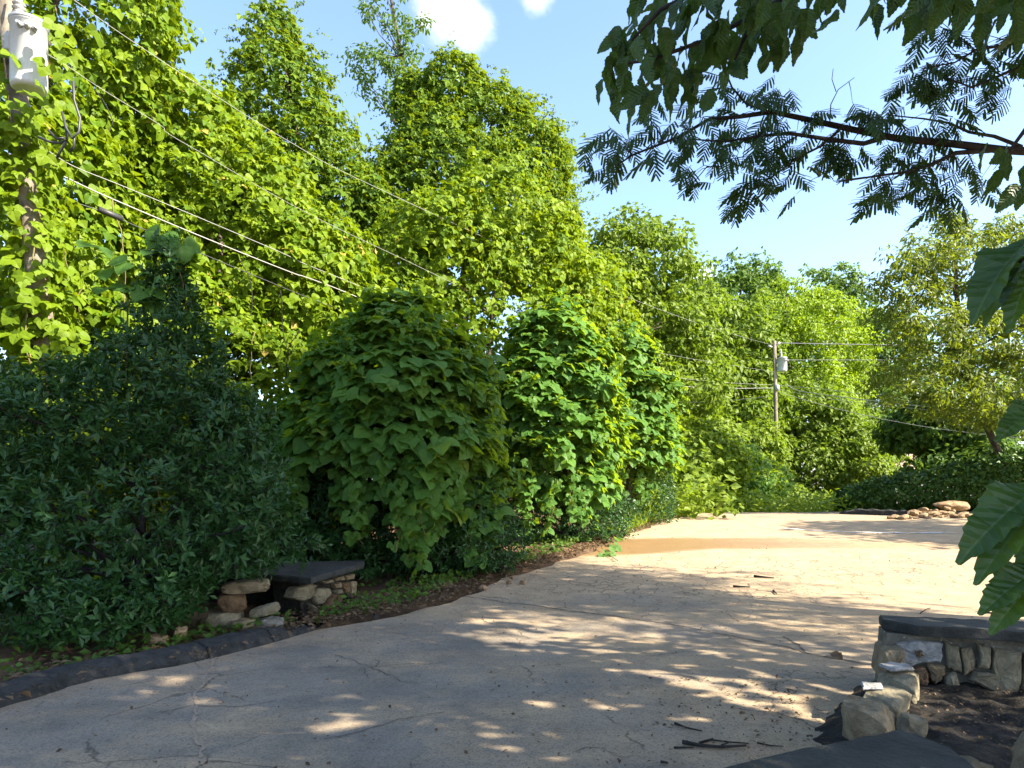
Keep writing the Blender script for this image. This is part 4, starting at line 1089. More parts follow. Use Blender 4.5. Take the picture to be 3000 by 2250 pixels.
fpb = at(776, 430, 38); fpt = at(774.5, 341, 38)
fb = Vector((fpb.x, 38, float(ground_z(np.array(fpb.x), np.array(38.)))))
ft = thing('utility_pole', 'slim far utility pole with a small grey transformer, standing among trees', 'utility pole', tuple(fb))
MB().tube([fb, fpb, fpt], [.115, .105, .09], 12).build('pole', M['pole'], ft, True)
tcf = at(782.5, 371.5, 37.8)
transformer(ft, (tcf.x, tcf.y, tcf.z), .235, .74, 0)
MB().tube([at(776, 346, 38), at(780, 342, 37.9)], .06, 8).build('insulator', M['porcelain'], ft, True)
MB().tube([at(772, 347, 37.9), at(768, 346, 37.9)], .05, 8).build('insulator', M['porcelain'], ft, True)
MB().lathe(at(777, 388, 37.8), [(.05, -.18), (.13, -.15), (.13, .12), (.05, .18)], 10).build('clamp', M['steel'], ft, True)

def wire(name, label, pts, r, mat='wire'):
    """an overhead line through the given points, smoothed"""
    P_ = [Vector(p) for p in pts]; out = []
    for i in range(len(P_) - 1):
        p0, p1, p2, p3 = P_[max(i - 1, 0)], P_[i], P_[i + 1], P_[min(i + 2, len(P_) - 1)]
        for k in range(8):
            t = k / 8; out.append(.5 * ((2 * p1) + (p2 - p0) * t + (2 * p0 - 5 * p1 + 4 * p2 - p3) * t * t + (3 * p1 - p0 - 3 * p2 + p3) * t ** 3))
    out.append(P_[-1])
    o = MB().tube(out, r, 6).build(name, M[mat], None, True)
    return tag(o, label, 'power line', 'overhead lines')
def Yat(px):   # depth along the straight span from near pole to far pole
    k0, k1 = (10 - 512) / FPX, (776 - 512) / FPX
    x0_, y0_, x1_, y1_ = k0 * 9.5, 9.5, k1 * 38, 38.
    k = (px - 512) / FPX
    t = (k * y0_ - x0_) / ((x1_ - x0_) - k * (y1_ - y0_)); return y0_ + t * (y1_ - y0_)
def span(l): return [at(a, b, Yat(a)) for a, b in l]
wire('power_line', 'topmost bare wire crossing the sky gap from the near pole', span([(10, -45), (74, 0), (120, 33), (205, 89), (290, 142), (373, 186), (560, 270), (700, 324), (772, 345)]), .0048)
wire('power_line', 'thin bare wire leaving the near pole just below the transformer loops', span([(40, 50), (67, 66), (100, 88), (160, 125), (191, 147), (373, 245), (600, 340), (775, 372)]), .0040)
wire('power_line', 'thin twisted wire above the thick silver cable', span([(40, 145), (71, 165), (120, 185), (200, 218), (280, 252), (330, 274), (500, 338), (680, 378), (772, 385)]), .006)
wire('power_line', 'thick silver cable running down through the kudzu from the near pole', span([(40, 165), (71, 180), (110, 198), (200, 236), (290, 272), (330, 286), (500, 350), (680, 386), (772, 388)]), .0105)
wire('power_line', 'low thin dark cable under the thick silver one', span([(60, 198), (100, 211), (150, 232), (200, 253), (260, 278), (330, 306), (500, 370), (680, 402), (772, 396)]), .008, 'cable')
MB_s = MB().tube(span([(98, 209), (122, 219)]), .045, 10).build('splice_case', M['cable'], bpy.data.objects['power_line.004'], True)
def rspan(l, y0, y1): return [at(a, b, y0 + (y1 - y0) * (a - 776) / 248.) for a, b in l]
wire('power_line', 'upper straight wire leaving the far pole top past the yellow-green tree', rspan([(778, 343), (830, 344), (905, 345), (1060, 345)], 38, 34), .022)
wire('power_line', 'second straight wire leaving the far pole beside its transformer', rspan([(778, 360), (830, 360), (905, 360), (1060, 359)], 38, 34), .016)
wire('power_line', 'sagging pale cable from the far pole over the hedge', rspan([(786, 384), (800, 391), (850, 398), (920, 406), (1000, 411), (1060, 413)], 38, 22), .020)
wire('power_line', 'fine wire just above the sagging pale cable over the hedge', rspan([(778, 386), (812, 388), (870, 395), (940, 401), (1060, 409)], 38, 22), .010)
wire('power_line', 'finest wire below the sagging pale cable over the hedge', rspan([(778, 389), (812, 396), (870, 404), (940, 411), (1060, 421)], 38, 22), .009)
wire('power_line', 'lowest thin service wire dropping behind the hedge maple', rspan([(778, 392), (850, 412), (940, 429), (1060, 442)], 38, 30), .010)

# ------------------------------------------------------------------ stone work
def ray_plane(px, py, P0, P1):
    """sight line onto the vertical plane through P0-P1"""
    d = Vector(((px - 512) / FPX, 1, (HOR - py) / FPX)); t = Vector((P1[0] - P0[0], P1[1] - P0[1])); n = Vector((t.y, -t.x))
    s = (n.x * P0[0] + n.y * P0[1]) / (n.x * d.x + n.y * d.y)
    return Vector((0, 0, CAM_Z)) + d * s

def poly_stone(name, pts, nrm, depth, proud, mat, parent, seed):
    """a rough stone with the given face outline: chipped edge, bulged face"""
    rr = random.Random(seed); c = sum(pts, Vector()) / len(pts)
    ring = []
    for i, p in enumerate(pts):           # two extra points per edge, jittered
        q = pts[(i + 1) % len(pts)]
        for t in (0, .36, .7):
            ring.append(p.lerp(q, t) + (c - p).normalized() * rr.uniform(0, .012) + Vector((rr.uniform(-.006, .006), rr.uniform(-.006, .006), rr.uniform(-.006, .006))))
    n = len(ring); V = []
    for off, ins in ((-depth, .04), (-.012, 0), (.3 * proud, .03), (proud * .85, .14), (proud, .42)):
        for p in ring: V.append(p + (c - p) * ins + nrm * (off + (rr.uniform(-.008, .008) if off > -depth else 0)))
    k = len(V); V.append(c + nrm * proud * rr.uniform(.85, 1.2)); V.append(c - nrm * depth)
    F = []
    for r_ in range(4):
        for i in range(n): F.append((r_ * n + i, r_ * n + (i + 1) % n, (r_ + 1) * n + (i + 1) % n, (r_ + 1) * n + i))
    for i in range(n): F.append((4 * n + i, 4 * n + (i + 1) % n, k)); F.append(((i + 1) % n, i, k + 1))
    mb = MB(); mb.add(V, F); return mb.build(name, mat, parent)

def slab(name, corners, z0, z1, mat, parent, chip=.012, seed=0, step=.09):
    """cap slab with a slightly ragged edge"""
    rr = random.Random(seed); ring = []
    for i, a in enumerate(corners):
        b = corners[(i + 1) % len(corners)]; a = Vector(a); b = Vector(b); n = max(2, int((b - a).length / step))
        for k in range(n):
            p = a.lerp(b, k / n); ring.append(p + Vector((rr.uniform(-chip, chip), rr.uniform(-chip, chip))) * (1 if k else .4))
    c = sum(ring, Vector((0, 0))) / len(ring); n = len(ring); V = []
    zz = [rr.uniform(-.004, .004) for _ in ring]
    for z, ins in ((z0, .012), (z0 + .012, .0), (z1 - .014, 0), (z1, .022)):
        for i, p in enumerate(ring): V.append(tuple(p + (c - p).normalized() * ins * .6) + (z + (zz[i] if z > z0 else 0),))
    F = []
    for r_ in range(3):
        for i in range(n): F.append((r_ * n + i, r_ * n + (i + 1) % n, (r_ + 1) * n + (i + 1) % n, (r_ + 1) * n + i))
    F.append(tuple(range(n))[::-1]); F.append(tuple(3 * n + i for i in range(n)))
    mb = MB(); mb.add(V, F); return mb.build(name, mat, parent)

def rock_mesh(name, seed, dims, box=.5, rough=.12, sub=2):
    bm = bmesh.new(); bmesh.ops.create_icosphere(bm, subdivisions=sub, radius=1)
    rr = random.Random(seed); cuts = [(Vector((rr.uniform(-1, 1), rr.uniform(-1, 1), rr.uniform(-1, 1))).normalized(), rr.uniform(.55, .85) * (1 + .42 * box)) for _ in range(9)]
    for v in bm.verts:
        d = v.co.normalized(); p_ = d * (1 / max(abs(d.x), abs(d.y), abs(d.z))) * .82; q = d.lerp(p_, box)
        for n_, h_ in cuts:
            e = q.dot(n_) - h_
            if e > 0: q = q - n_ * e
        q = q * (1 + rough * float(noise3(np.array(q), .42, seed % 40)) + .05 * float(noise3(np.array(q), .13, seed % 40 + 3)))
        v.co = Vector((q.x * dims[0] / 2, q.y * dims[1] / 2, q.z * dims[2] / 2))
    me = bpy.data.meshes.new(name); bm.to_mesh(me); bm.free(); return me
def rock(name, loc, dims, rot, seed, mat, parent=None, box=.5, rough=.12, sub=2):
    me = rock_mesh(name, seed, dims, box, rough, sub); me.materials.append(mat)
    o = bpy.data.objects.new(name, me); COL.objects.link(o); o.location = loc; o.rotation_euler = rot
    if parent is not None: o.parent = parent; o.matrix_parent_inverse = Matrix.Translation(-parent_world(parent))
    return o

# --- right: broken planter wall
Z2 = lambda x, y: ((2350 + .3013 * x) * .34133, (1750 + .3013 * y) * .34133)
P0, P1 = (3.10, 5.83), (4.30, 5.46)
wd = Vector((P1[0] - P0[0], P1[1] - P0[1], 0)).normalized(); wnrm = Vector((wd.y, -wd.x, 0))
rw = thing('stone_wall', 'broken tan stone wall under a dark cap slab beside the mulch bed', 'wall', (3.9, 5.8, 0))
polys = [([(905, 440), (1240, 420), (1380, 450), (1370, 640), (1180, 640), (980, 700), (960, 560)], 'white_mortar', -.015, 'mortar_patch'),
         ([(1090, 510), (1150, 505), (1185, 550), (1150, 595), (1095, 570)], 'stone_c', .03, 'stone'),
         ([(1010, 690), (1180, 655), (1215, 720), (1200, 840), (1100, 890), (1030, 830)], 'stone_c', .13, 'stone'),
         ([(1200, 640), (1390, 650), (1375, 770), (1260, 850), (1220, 760)], 'stone_a', .07, 'stone'),
         ([(1390, 430), (1520, 455), (1555, 740), (1490, 720), (1400, 690)], 'stone_b', .035, 'stone'),
         ([(1535, 500), (1650, 470), (1690, 600), (1680, 695), (1570, 765)], 'stone_a', .03, 'stone'),
         ([(1700, 435), (1825, 475), (1835, 700), (1695, 690), (1720, 600)], 'stone_b', .05, 'stone'),
         ([(1845, 480), (2140, 525), (2150, 740), (2090, 1010), (1860, 940), (1615, 800), (1640, 715), (1835, 725)], 'stone_b', .05, 'stone'),
         ([(2160, 530), (2330, 560), (2350, 900), (2170, 960), (2110, 900)], 'stone_a', .05, 'stone'),
         ([(1375, 720), (1485, 715), (1525, 860), (1580, 1090), (1420, 1040), (1355, 830)], 'stone_b', .09, 'stone'),
         ([(905, 850), (1010, 740), (1090, 890), (1350, 860), (1400, 1010), (1200, 1080), (930, 1040)], 'mortar', .0, 'stone'),
         ([(940, 650), (985, 670), (970, 760), (920, 790)], 'stone_b', .04, 'stone')]
for i, (pl_, mt, pr, nm) in enumerate(polys):
    poly_stone(nm, [ray_plane(*Z2(x, y), P0, P1) for x, y in pl_][::-1], wnrm, .16, max(pr, .004) , M[mt], rw, 600 + i)
# mortar core and the stones past the frame
mb = MB()
c0 = Vector((P0[0], P0[1])) + Vector((wd.x, wd.y)) * .03 - Vector((wnrm.x, wnrm.y)) * .03
def wp(u, d, z): return Vector((P0[0], P0[1], 0)) + wd * u - wnrm * d + Vector((0, 0, z))
mb.add([wp(.02, .03, -.1), wp(2.6, .03, -.1), wp(2.6, .36, -.1), wp(.02, .36, -.1), wp(.06, .03, .475), wp(2.6, .03, .475), wp(2.6, .36, .475), wp(.06, .36, .475)],
       [(0, 1, 2, 3), (4, 5, 6, 7), (0, 1, 5, 4), (1, 2, 6, 5), (2, 3, 7, 6), (3, 0, 4, 7)])
mb.build('mortar_core', M['mortar'], rw)
for i in range(6):
    u = 1.02 + .28 * i
    for j, (za, zb) in enumerate(((0, .22), (.24, .46))):
        o = .12 * j
        poly_stone('stone', [wp(u + o, 0, za), wp(u + o + .25, 0, za + .01), wp(u + o + .26, 0, zb), wp(u + o + .02, 0, zb - .01)], wnrm, .12, .04, M[('stone_a', 'stone_b', 'stone_c')[(i + j) % 3]], rw, 650 + 2 * i + j)
ends = [ray_plane(*Z2(x, y), P0, P1) for x, y in ((765, 490), (955, 450), (985, 530), (960, 640), (905, 870), (725, 760))]
eo = poly_stone('stone', [p + wnrm * .02 for p in ends][::-1], wnrm, .3, .10, M['stone_a'], rw, 690)
cz0, cz1 = .485, .57
cl = [at(890.5, 617, 6.08), at(887, 624, 5.75)]
cap = [(3.27, 6.17), (3.18, 5.95), (3.33, 5.67), (4.35, 5.33), (5.9, 4.86), (6.1, 5.32), (4.5, 5.80)]
slab('cap_slab', [tuple(c) for c in cap][::-1], cz0, cz1, M['slab'], rw, .003, 3)

# tumbled wall base stones, left side of the bed
def at_ground(px, py, h=0.0): 
    p = gp(px, py); return Vector((p.x, p.y, h))
rock('wall_stone', (2.99, 5.36, .13), (.34, .46, .34), (.04, -.05, -.62), 31, M['stone_b'], None, .95, .05, 3)
tag(bpy.data.objects['wall_stone'], 'white-topped broken wall stone at the corner of the mulch bed', 'stone', 'fallen wall stones')
o = rock('wall_stone', (2.68, 4.98, .11), (.32, .54, .30), (-.03, .05, -.70), 32, M['stone_b'], None, .95, .05, 3)
tag(o, 'long broken wall stone between the corner stone and the upright block', 'stone', 'fallen wall stones')
o = rock('wall_stone', (2.36, 4.58, .13), (.36, .50, .36), (.03, -.03, -.66), 33, M['stone_a'], None, .97, .04, 3)
tag(o, 'squared tan wall block standing behind the tip of the near slab', 'stone', 'fallen wall stones')
for i, (lb, l, d, r_, s, mt) in enumerate((
    ('tall layered tan stone standing by the lower frame of the bed', (2.60, 3.30, .30), (.42, .34, .74), (0, .05, .3), 36, 'stone_a'),
    ('rounded tan stone wedged between the near slab and the tall stone', (2.16, 3.32, .19), (.36, .3, .46), (.1, 0, .8), 37, 'stone_a'),
    ('small brown stone tucked behind the right edge of the near slab', (2.0, 3.52, .17), (.22, .18, .42), (.2, 0, .3), 38, 'stone_c'),
    ('rough stone below the tall layered stone, against the near slab', (2.28, 3.02, .14), (.38, .3, .3), (0, .1, .5), 39, 'stone_b'),
    ('broken inner stone lying against the squared tan wall block', (2.62, 4.55, .10), (.26, .2, .24), (.2, .1, .9), 40, 'stone_b'))):
    tag(rock('wall_stone', l, d, r_, s, M[mt], None, .72, .12, 3), lb, 'stone', 'fallen wall stones')
tag(slab('wall_stone', [(2.90, 5.30), (3.10, 5.33), (3.13, 5.47), (3.0, 5.52), (2.88, 5.45)], .292, .318, M['white_mortar'], None, .012, 21, .06), 'pale flake of mortar on top of the corner stone', 'stone', 'fallen wall stones')
tag(slab('wall_stone', [(2.52, 4.98), (2.66, 4.96), (2.72, 5.10), (2.58, 5.13)], .245, .270, M['white_mortar'], None, .012, 22, .06), 'pale chip of mortar lying on the long broken wall stone', 'stone', 'fallen wall stones')
# near slab on its own stub of wall
nw = thing('stone_wall', 'stub of stone wall topped by the large dark pointed slab', 'wall', (1.45, 2.6, 0))
slab('cap_slab', [(.05, 2.56), (.15, 1.75), (1.85, 1.75), (1.93, 2.55), (1.915, 2.86), (1.955, 3.08), (1.90, 3.24), (1.85, 3.30), (1.28, 3.06), (.86, 2.86)], .47, .55, M['slab'], nw, .004, 5, .07)
MB().add([(.3, 1.9, -.1), (1.75, 1.9, -.1), (1.78, 3.02, -.1), (.6, 2.6, -.1), (.3, 1.9, .47), (1.75, 1.9, .47), (1.78, 3.02, .47), (.6, 2.6, .47)], [(0, 1, 2, 3), (4, 5, 6, 7), (0, 1, 5, 4), (1, 2, 6, 5), (2, 3, 7, 6), (3, 0, 4, 7)]).build('mortar_core', M['mortar'], nw)
# mulch bed
xs = np.linspace(1.9, 5.6, 60); ys = np.linspace(2.6, 5.9, 56)
X, Y = np.meshgrid(xs, ys); lim = (X - 1.95) - np.maximum(0, Y - 4.7) * .75 - np.maximum(0, 4.7 - Y) * .25
Pm = np.stack([X, Y, 0 * X], -1)
Z = .10 * sst(0, .45, lim) + .03 * noise3(Pm, .16, 41) + .02 * noise3(Pm, .06, 42) - .06 * (1 - sst(-.1, .15, lim))
tag(link('soil', grid_mesh_xy('soil', X, Y, Z - .0), M['mulch']), kind='structure')
rr = np.random.default_rng(12); n = 1500
q = np.stack([rr.uniform(2.3, 5, n), rr.uniform(3.2, 5.5, n)], -1); q = q[(q[:, 0] - 2.1 - np.maximum(0, q[:, 1] - 4.7) * .75) > 0]
pos = np.stack([q[:, 0], q[:, 1], np.full(len(q), .115)], -1)
tag(leaf_soup('leaf_litter', QUAD, pos, norm(np.array([0, 0, 1]) + rr.normal(size=pos.shape) * .5), norm(rr.normal(size=pos.shape) * np.array([1, 1, .1])), .022 * rr.uniform(.5, 1.6, len(pos)), M['dry'], None), 'bits of dry leaf strewn over the dark mulch bed', 'leaf litter', kind='stuff')

# --- left: ruined wall with a big slab (reads as a bench)
Z1 = lambda x, y: ((600 + .3617 * x) * .34133, (1550 + .3617 * y) * .34133)
Q0, Q1 = (-2.86, 8.86), (-2.36, 10.3)
qd = Vector((Q1[0] - Q0[0], Q1[1] - Q0[1], 0)).normalized(); qn = Vector((qd.y, -qd.x, 0))
lw = thing('stone_wall', 'ruined stone pier carrying a broad dark slab beside the holly', 'wall', (-2.7, 9.5, 0))
polys = [([(700, 560), (745, 470), (850, 440), (905, 450), (860, 560), (800, 590)], 'stone_b'), ([(860, 540), (900, 480), (1000, 475), (1025, 510), (960, 600), (905, 620)], 'stone_b'),
         ([(1030, 440), (1095, 430), (1100, 470), (1050, 490)], 'stone_a'), ([(935, 420), (1030, 405), (1035, 430), (960, 445)], 'stone_b'), ([(1045, 395), (1120, 375), (1125, 410), (1045, 425)], 'stone_a'),
         ([(1130, 375), (1200, 360), (1205, 410), (1130, 415)], 'stone_a'), ([(945, 640), (1040, 520), (1120, 530), (1085, 650), (960, 670)], 'stone_c'), ([(1105, 435), (1160, 430), (1160, 520), (1120, 520)], 'stone_c'),
         ([(1165, 430), (1215, 420), (1220, 570), (1170, 560)], 'stone_a'), ([(840, 600), (900, 630), (935, 660), (870, 680)], 'stone_b'), ([(840, 680), (935, 680), (930, 750), (840, 765)], 'stone_c'), ([(1040, 500), (1100, 480), (1110, 520), (1060, 530)], 'stone_b')]
for i, (pl_, mt) in enumerate(polys):
    poly_stone('stone', [ray_plane(*Z1(x, y), Q0, Q1) for x, y in pl_][::-1], qn, .14, .045, M[mt], lw, 700 + i)
def qp(u, d, z): return Vector((Q0[0], Q0[1], 0)) + qd * u - qn * d + Vector((0, 0, z))
MB().add([qp(.40, .03, -.7), qp(1.5, .03, -.7), qp(1.5, .45, -.7), qp(.40, .45, -.7), qp(.25, .03, .46), qp(1.5, .03, .50), qp(1.5, .45, .50), qp(.25, .45, .46)], [(0, 1, 2, 3), (4, 5, 6, 7), (0, 1, 5, 4), (1, 2, 6, 5), (2, 3, 7, 6), (3, 0, 4, 7)]).build('mortar_core', M['mulch'], lw)  # pier core in near-black mulch colour, painting the opening's shade
MB().add([(-4.4, 9.75, -.8), (-2.7, 10.1, -.8), (-2.75, 10.5, -.8), (-4.45, 10.15, -.8), (-4.4, 9.75, .47), (-2.7, 10.1, .5), (-2.75, 10.5, .5), (-4.45, 10.15, .47)], [(0, 1, 2, 3), (4, 5, 6, 7), (0, 1, 5, 4), (1, 2, 6, 5), (2, 3, 7, 6), (3, 0, 4, 7)]).build('shade_back_wall', M['mulch'], lw)  # wall behind the opening, its near-black colour standing in for shade
slab('cap_slab', [(-2.52, 8.68), (-2.22, 10.4), (-2.3, 10.75), (-4.3, 10.4), (-4.2, 9.3), (-3.35, 9.08)], .495, .575, M['slab'], lw, .012, 7)
pw = thing('stone_wall', 'short broken stone pier with a tan block on top, half inside the holly', 'wall', (-3.25, 8.2, 0))
o = rock('stone', (-3.17, 8.25, .53), (.62, .4, .17), (.0, -.05, .25), 51, M['stone_a'], pw, .9, .05, 3)
for i, (l, d, r_, mt) in enumerate((((-3.30, 8.16, .335), (.36, .38, .28), (0, 0, .2), 'stone_c'), ((-3.36, 8.1, .14), (.42, .38, .28), (0, 0, .1), 'stone_b'), ((-3.12, 8.05, .08), (.34, .3, .22), (0, 0, .4), 'stone_a'))):
    rock('stone', l, d, r_, 52 + i, M[mt], pw, .95, .06, 3)
for i, (lb, l, d, r_, mt) in enumerate((
    ('upper of two pale fallen stones in the dark gap under the slab', (-2.93, 8.22, .25), (.40, .22, .15), (.05, -.28, .15), 'stone_b'),
    ('lower of two pale fallen stones in the dark gap under the slab', (-2.88, 8.12, .09), (.44, .28, .20), (.05, -.1, .1), 'mortar'),
    ('orange-brown lump of rubble behind the kerb below the holly', (-3.52, 7.35, .16), (.15, .14, .15), (.2, .1, .4), 'rubble'),
    ('flat brown rubble piece beside the orange lump behind the kerb', (-3.72, 7.25, .12), (.26, .16, .1), (.1, .1, .2), 'rubble'))):
    tag(rock('wall_stone', l, d, r_, 61 + i, M[mt], None, .7, .12, 3), lb, 'stone', 'fallen wall stones')
p = gp(*[c * .463 for c in (812, 1340)])
tag(rock('pine_cone', (p.x, p.y, p.z + .05), (.11, .1, .1), (0, 0, 0), 66, M['twig'], None, .1, .3, 3), 'dark round cone lying on the sandy patch by the verge', 'cone')
p1, p2 = gp(534, 577 * .999), gp(475 * 1.0, 594)
for i, (px, py, d) in enumerate(((522 * .463 * 2.0, 1275 * .463, .16), (1130 * .463, 1262 * .463, .14), (1100 * .463, 1262 * .463, .12))):
    p = gp(px, py); tag(rock('pebble', (p.x, p.y, p.z + d * .25), (d, d * .9, d * .7), (0, 0, i), 67 + i, M['rubble'], None, .3, .15), 'small tan stone in the dirt under the kudzu mounds', 'stone', 'small stones in the verge dirt')

# --- rubble by the hedge
big = at(952, 505, 22.6)
tag(rock('rubble_stone', (big.x, big.y, big.z - .02), (1.15, .6, .36), (.05, .03, -.1), 80, M['rubble'], None, .6, .12, 3), 'largest flat boulder on the rubble heap in front of the hedge', 'stone', 'rubble in front of the hedge')
rrnd = random.Random(9); msh = [rock_mesh('rubble_stone', 81 + i, (1, .72, .42), .8, .14) for i in range(5)]
for m_ in msh: m_.materials.append(M['rubble'])
for i in range(46):
    px = rrnd.triangular(886, 972, 932); Y = rrnd.uniform(20.9, 23.0)
    x = (px - 512) / FPX * Y; s = rrnd.uniform(.15, .44); pile = max(0, 1 - abs(px - 935) / 45) * max(0, Y - 21) / 2
    o = bpy.data.objects.new('rubble_stone', msh[i % 5]); COL.objects.link(o)
    o.location = (x, Y, gz(x, Y) + s * .15 + .32 * pile * rrnd.uniform(.4, 1)); o.scale = (s, s, s); o.rotation_euler = (rrnd.uniform(-.3, .3), rrnd.uniform(-.3, .3), rrnd.uniform(0, 6.28))
    tag(o, 'tan broken stone in the rubble heap in front of the hedge', 'stone', 'rubble in front of the hedge')

# --- house behind the trees
hc = at(905, 470, 47); hz0 = float(ground_z(np.array(hc.x), np.array(hc.y)))
hs = thing('house', 'small house with a faded brown roof, mostly hidden behind trees', 'house', (hc.x, hc.y, hz0))
ev = CAM_Z + (HOR - 473) / FPX * 47; rg = CAM_Z + (HOR - 452) / FPX * 50
W, D = 7.5, 6.0
MB().box((hc.x + 2.4, hc.y + 2.5, (hz0 + ev) / 2), (W - .5, D - .5, ev - hz0)).build('wall', M['wall'], hs)
x0_, x1_, y0_, y1_ = hc.x + 2.4 - W / 2, hc.x + 2.4 + W / 2, hc.y + 2.5 - D / 2, hc.y + 2.5 + D / 2
rf = MB().add([(x0_, y0_, ev), (x1_, y0_, ev), (x1_, y1_, ev), (x0_, y1_, ev), (x0_ + .6, (y0_ + y1_) / 2, rg), (x1_, (y0_ + y1_) / 2, rg), (x0_, y0_, ev + .12), (x1_, y0_, ev + .12)], [(6, 7, 5, 4), (0, 1, 7, 6), (2, 3, 4, 5), (3, 0, 6, 4), (1, 2, 5, 7), (0, 3, 2, 1)]).build('roof', M['roof'], hs)
MB().box((x0_ + .9, (y0_ + y1_) / 2 - .3, rg + .1), (.7, .6, 1.0)).build('chimney', M['wall'], rf)

# ------------------------------------------------------------------ chestnut and mimosa overhanging from the right
def outside(pos):
    """the unseen bulk of the two trees: above or to the right of the picture"""
    x, y, z = pos[:, 0], pos[:, 1], pos[:, 2]
    return (z > CAM_Z + .735 * np.maximum(y, 0) + .25) | (x > .775 * np.maximum(y, 0) + .35) | (y < .2)
ch = clump_tree('chestnut_tree', 'overhanging tree with large serrated leaves reaching in from the right', 'tree', (5.6, 1.0, 0),
    [((5.5, 1.2, 9.0), (4.2, 4.0, 4.0)), ((6.4, 4.6, 9.0), (2.6, 2.4, 2.6)), ((4.6, 3.4, 7.2), (2.6, 2.0, 2.2)), ((6.5, -2.0, 7.5), (3.8, 3.2, 3.8)), ((7.1, 3.6, 4.2), (2.0, 1.6, 1.4)), ((8.2, 6.2, 10.5), (2.8, 2.4, 2.6)), ((5.0, .6, 4.6), (2.4, 2.0, 1.4)), ((9.0, 6.0, 13.0), (3.2, 2.8, 2.2)), ((8.6, 2.0, 11.5), (3.4, 3.0, 3.0))],
    QUAD, .32, M['chestnut'], 800, 600, 52, .85, .26, keep=outside, limbs=14)
rr = np.random.default_rng(801)
pos = []; nr = []; tip = []; sz = []
def sprays(lst, seed):
    r_ = np.random.default_rng(seed)
    for px, py, Y, k, s in lst:
        c = np.array(at(px, py, Y)); n = k
        a = r_.uniform(0, 6.28, n)
        out = np.stack([np.cos(a), np.sin(a), r_.uniform(-.5, .1, n)], -1)
        p_ = c + out * .03 + r_.normal(size=(n, 3)) * np.array([.05, .05, .03])
        t_ = norm(out * .6 + np.array([-.25, 0, -.9]) + r_.normal(size=(n, 3)) * .34)
        nn_ = norm(out * .9 + np.array([-.1, -.5, .25]) + r_.normal(size=(n, 3)) * .35)
        pos.append(p_); nr.append(nn_); tip.append(t_); sz.append(s * r_.uniform(.7, 1.15, n))
sp = []
for px, py in ((612, 72), (625, 62), (640, 55), (655, 78), (672, 92), (690, 100), (705, 60), (668, 48), (652, 22), (690, 20), (715, 30), (730, 48), (745, 20), (762, 38), (775, 52), (790, 45), (760, 5), (720, 2), (680, -4), (640, 0), (785, 15), (700, 80), (660, 100), (682, 70), (618, 88), (772, 20), (798, 22), (800, 2), (626, 40), (735, 70)):
    sp.append((px, py - 14, 3.7 + random.uniform(-.35, .45), 6, .16))
for px, py in ((838, -14), (862, -16), (880, -10), (905, -14), (930, -6), (950, -8), (972, 0), (990, 8), (1008, 0), (1018, 16), (960, 12), (935, -18)):
    sp.append((px, py - 6, 2.9 + random.uniform(-.2, .5), 4, .15))
for px, py in ((1004, 140), (1018, 165), (1026, 190)):
    sp.append((px, py, 3.6, 4, .16))
sprays(sp, 802)
# the big leaves hanging into the right edge: (base px, tip px, depth, length)
for (bx, by), (tx, ty), Y, w in (((1032, 238), (958, 282), 2.3, 1), ((1034, 250), (984, 312), 2.35, 1), ((1038, 262), (1010, 322), 2.3, 1), ((1046, 402), (1000, 418), 2.7, .9), ((1042, 486), (963, 518), 2.0, 1.0), ((1048, 498), (975, 550), 2.0, 1.0), ((1050, 515), (1022, 575), 2.05, .9), ((1042, 566), (988, 574), 1.95, .8), ((1046, 572), (996, 606), 1.95, .8)):
    a_, b_ = at(bx, by, Y + .08), at(tx, ty, Y - .03); d_ = b_ - a_
    pos.append(np.array([a_])); tip.append(np.array([d_.normalized()])); sz.append(np.array([d_.length * 1.02]))
    nr.append(norm(np.array([[-.35 + random.uniform(-.2, .2), -.35 + random.uniform(-.2, .2), .85]])))
pos, nr, tip, sz = (np.concatenate(a) for a in (pos, nr, tip, sz))
nb = len(pos) - 9
leaf_objects('leaf', CHEST, 'chestnut_leaf', pos[:nb], nr[:nb], tip[:nb], sz[:nb], M['chestnut'], ch)
leaf_objects('leaf', CHEST_N, 'long_chestnut_leaf', pos[nb:], nr[nb:], tip[nb:], sz[nb:], M['chestnut'], ch)
for i, l in enumerate(([(1080, -60, 3.6), (900, -45, 3.6), (780, 0, 3.7), (712, 38, 3.7), (650, 60, 3.7), (606, 66, 3.7)], [(780, 0, 3.7), (748, 30, 3.75), (735, 60, 3.8)], [(860, -35, 3.5), (720, -20, 3.6), (660, 10, 3.6), (632, 40, 3.6)], [(1090, 210, 2.3), (1040, 240, 2.35), (1020, 262, 2.35)], [(1100, 440, 2.0), (1050, 480, 2.0), (1036, 500, 2.0)], [(1100, 60, 3.0), (1040, 110, 3.0), (1010, 150, 3.0)], [(1080, 560, 1.95), (1044, 560, 1.95)], [(1100, 380, 2.2), (1045, 392, 2.25)])):
    pts = [at(*q) for q in l]; n = len(pts)
    MB().tube(pts, [.018 * (1 - .75 * k / (n - 1)) + .002 for k in range(n)], 6).build('branch', M['twig'], ch, True)
# connect the branches back to the trunk
for q in (at(1080, -60, 3.6), at(1090, 210, 2.3), at(1100, 440, 2.0), at(1100, 60, 3.0), at(860, -35, 3.5), at(1080, 560, 1.95), at(1100, 380, 2.2)):
    MB().tube(limb_path((5.5, 1.1, max(1.9, q.z + .5)), q, .06, q.z), [.05 - .032 * k / 6 for k in range(7)], 7).build('branch', M['bark'], ch, True)

